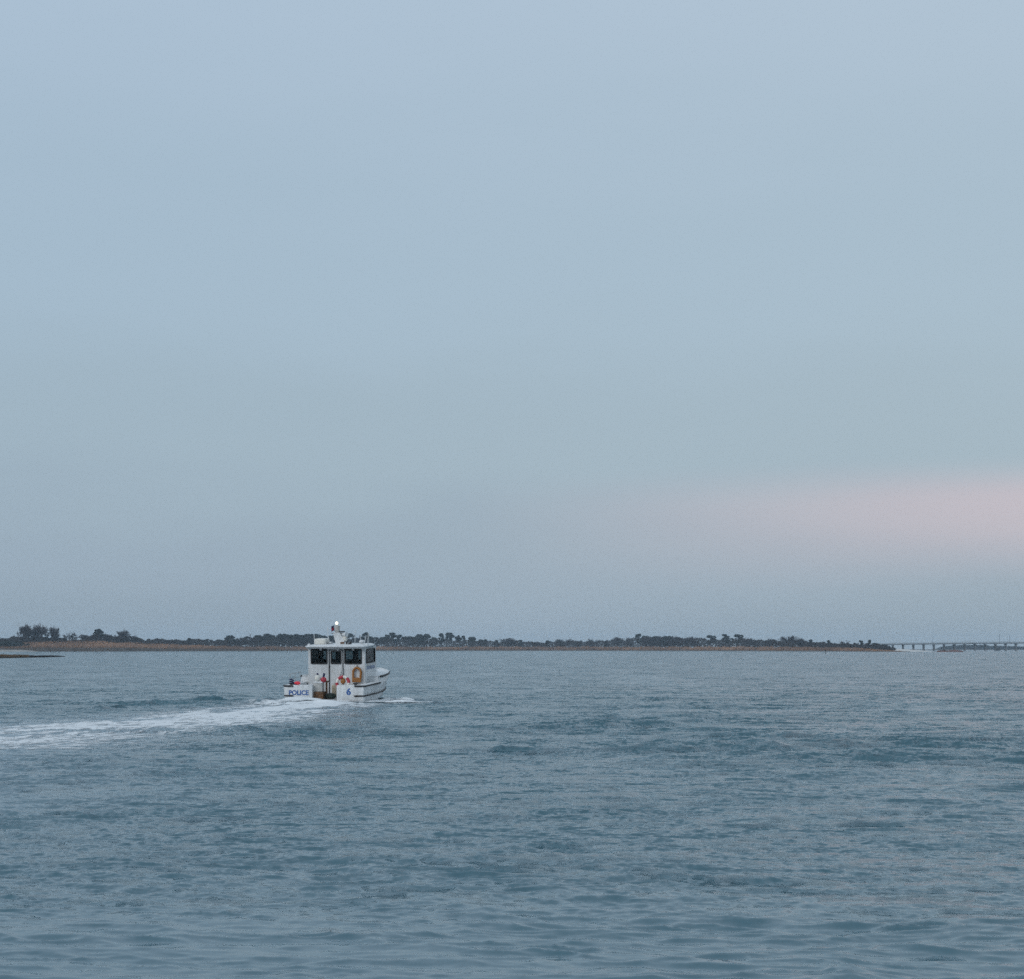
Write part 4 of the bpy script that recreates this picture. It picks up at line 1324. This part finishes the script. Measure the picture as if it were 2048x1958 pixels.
t = aboard('jug', (.10, 1.2, .12), 'beige jug standing before the cabin door', 'jug')
MB().box(-.12, .12, -.1, .1, 0, .52, .05, 3).build('body', M['beige'], t, True)
MB().tube([(0, 0, .5), (0, 0, .6)], .04, 8).build('cap', M['cooler'], t)
# ring buoy, white with red bands, propped inside the transom
t = aboard('ring_buoy', (.70, .34, .77), 'white life ring with red bands propped behind the numbered transom', 'life ring', (R(-14), 0, 0))
def ring_part(a0, a1, mat, name, rad, r_):
    m = MB(); m.tube([(rad * math.cos(a), 0, rad * math.sin(a)) for a in np.linspace(a0, a1, 10)], r_, 10); return m.build(name, mat, t, True)
for k in range(4):
    c = R(25 + 90 * k)
    ring_part(c - R(26), c + R(26), M['red'], 'band', .25, .064)
    ring_part(c + R(24), c + R(66), M['ivory'], 'ring_section', .25, .060)
t = aboard('float', (.68, .42, .76), 'yellow-orange float seen through the life ring', 'float')
MB().ball((0, 0, .08), .11, (1, .7, 1.1)).build('body', M['orange'], t, True)
MB().tube([(0, 0, .18), (0, 0, .24)], .02, 6).build('eyelet', M['black'], t)
# horseshoe buoy on the aft cabin wall
t = aboard('horseshoe_buoy', (.90, Y0 - .075, .72), 'orange horseshoe life buoy hung on the aft cabin wall', 'life buoy')
pts = [(-.155, 0, .18), (-.165, 0, .34)] + [(-.165 * math.cos(a), 0, .40 + .19 * math.sin(a)) for a in np.linspace(.15, math.pi - .15, 10)] + [(.165, 0, .34), (.155, 0, .18)]
MB().tube(pts, .047, 10).build('cushion', M['orange'], t, True)
MB().box(-.2, .18, -.075, .06, 0, .19, .03).build('rope_bag', M['orange'], t, True)
MB().tube([(0, 0, .62), (0, .03, .70)], .02, 6).build('strap', M['green'], t)
t = aboard('float', (-1.16, .10, .71), 'bright red float lying on the port transom above the lettering', 'float')
MB().ball((0, 0, .065), .075, (1.75, 1, .95)).build('body', M['hotred'], t, True)
MB().tube([(-.12, 0, .06), (-.17, 0, .07)], .02, 6).build('eyelet', M['black'], t)
t = aboard('rope_coil', (-1.40, .10, .705), 'dark coil of rope beside the bright red float', 'rope')
MB().tube([(.09 * math.cos(a), .07 * math.sin(a), .02 + .012 * a) for a in np.linspace(0, 18, 60)], .02, 5).build('coil', M['flagblue'], t, True)
MB().tube([(.08, 0, .03), (.16, -.03, .02), (.2, -.1, .015)], .018, 5).build('tail', M['flagblue'], t)
# small flag at the mast head
t = aboard('flag', (-.24, 2.30, 2.80), 'small limp red and blue flag at the mast head', 'flag')
MB().tube([(0, 0, -.02), (-.03, 0, .27)], .012, 6).build('staff', M['metal'], t)
def cloth(z0, z1, mat, name):
    pts, fs = [], []
    N = 8
    for i in range(N + 1):
        f = i / N
        for z in (z0, z1):
            pts.append((-.02 - .12 * f, .025 * math.sin(f * 9 + z * 8), z - .05 * f))
    fs = [(2 * i, 2 * i + 1, 2 * i + 3, 2 * i + 2) for i in range(N)]
    m = MB(); m.poly(pts, fs); o = m.build(name, mat, t, True)
    s_ = o.modifiers.new('thick', 'SOLIDIFY'); s_.thickness = .004
cloth(.03, .16, M['flagred'], 'lower_stripe'); cloth(.162, .25, M['flagblue'], 'upper_stripe')

# ------------------------------------------------------------------ dusk haze over the bay
hz = MB().box(-5950, 5950, -5950, 5950, -2.2, 40).build('haze', None)
mh = bpy.data.materials.new('dusk_haze'); mh.use_nodes = True
mh.node_tree.nodes.clear()
pv = mh.node_tree.nodes.new('ShaderNodeVolumePrincipled')
pv.inputs['Color'].default_value = (.72, .86, 1.0, 1)
pv.inputs['Density'].default_value = .000105
oo = mh.node_tree.nodes.new('ShaderNodeOutputMaterial')
mh.node_tree.links.new(pv.outputs[0], oo.inputs['Volume'])
hz.data.materials.append(mh)
tag(hz, 'thin blue-grey dusk haze over the whole bay', 'haze', kind='stuff')
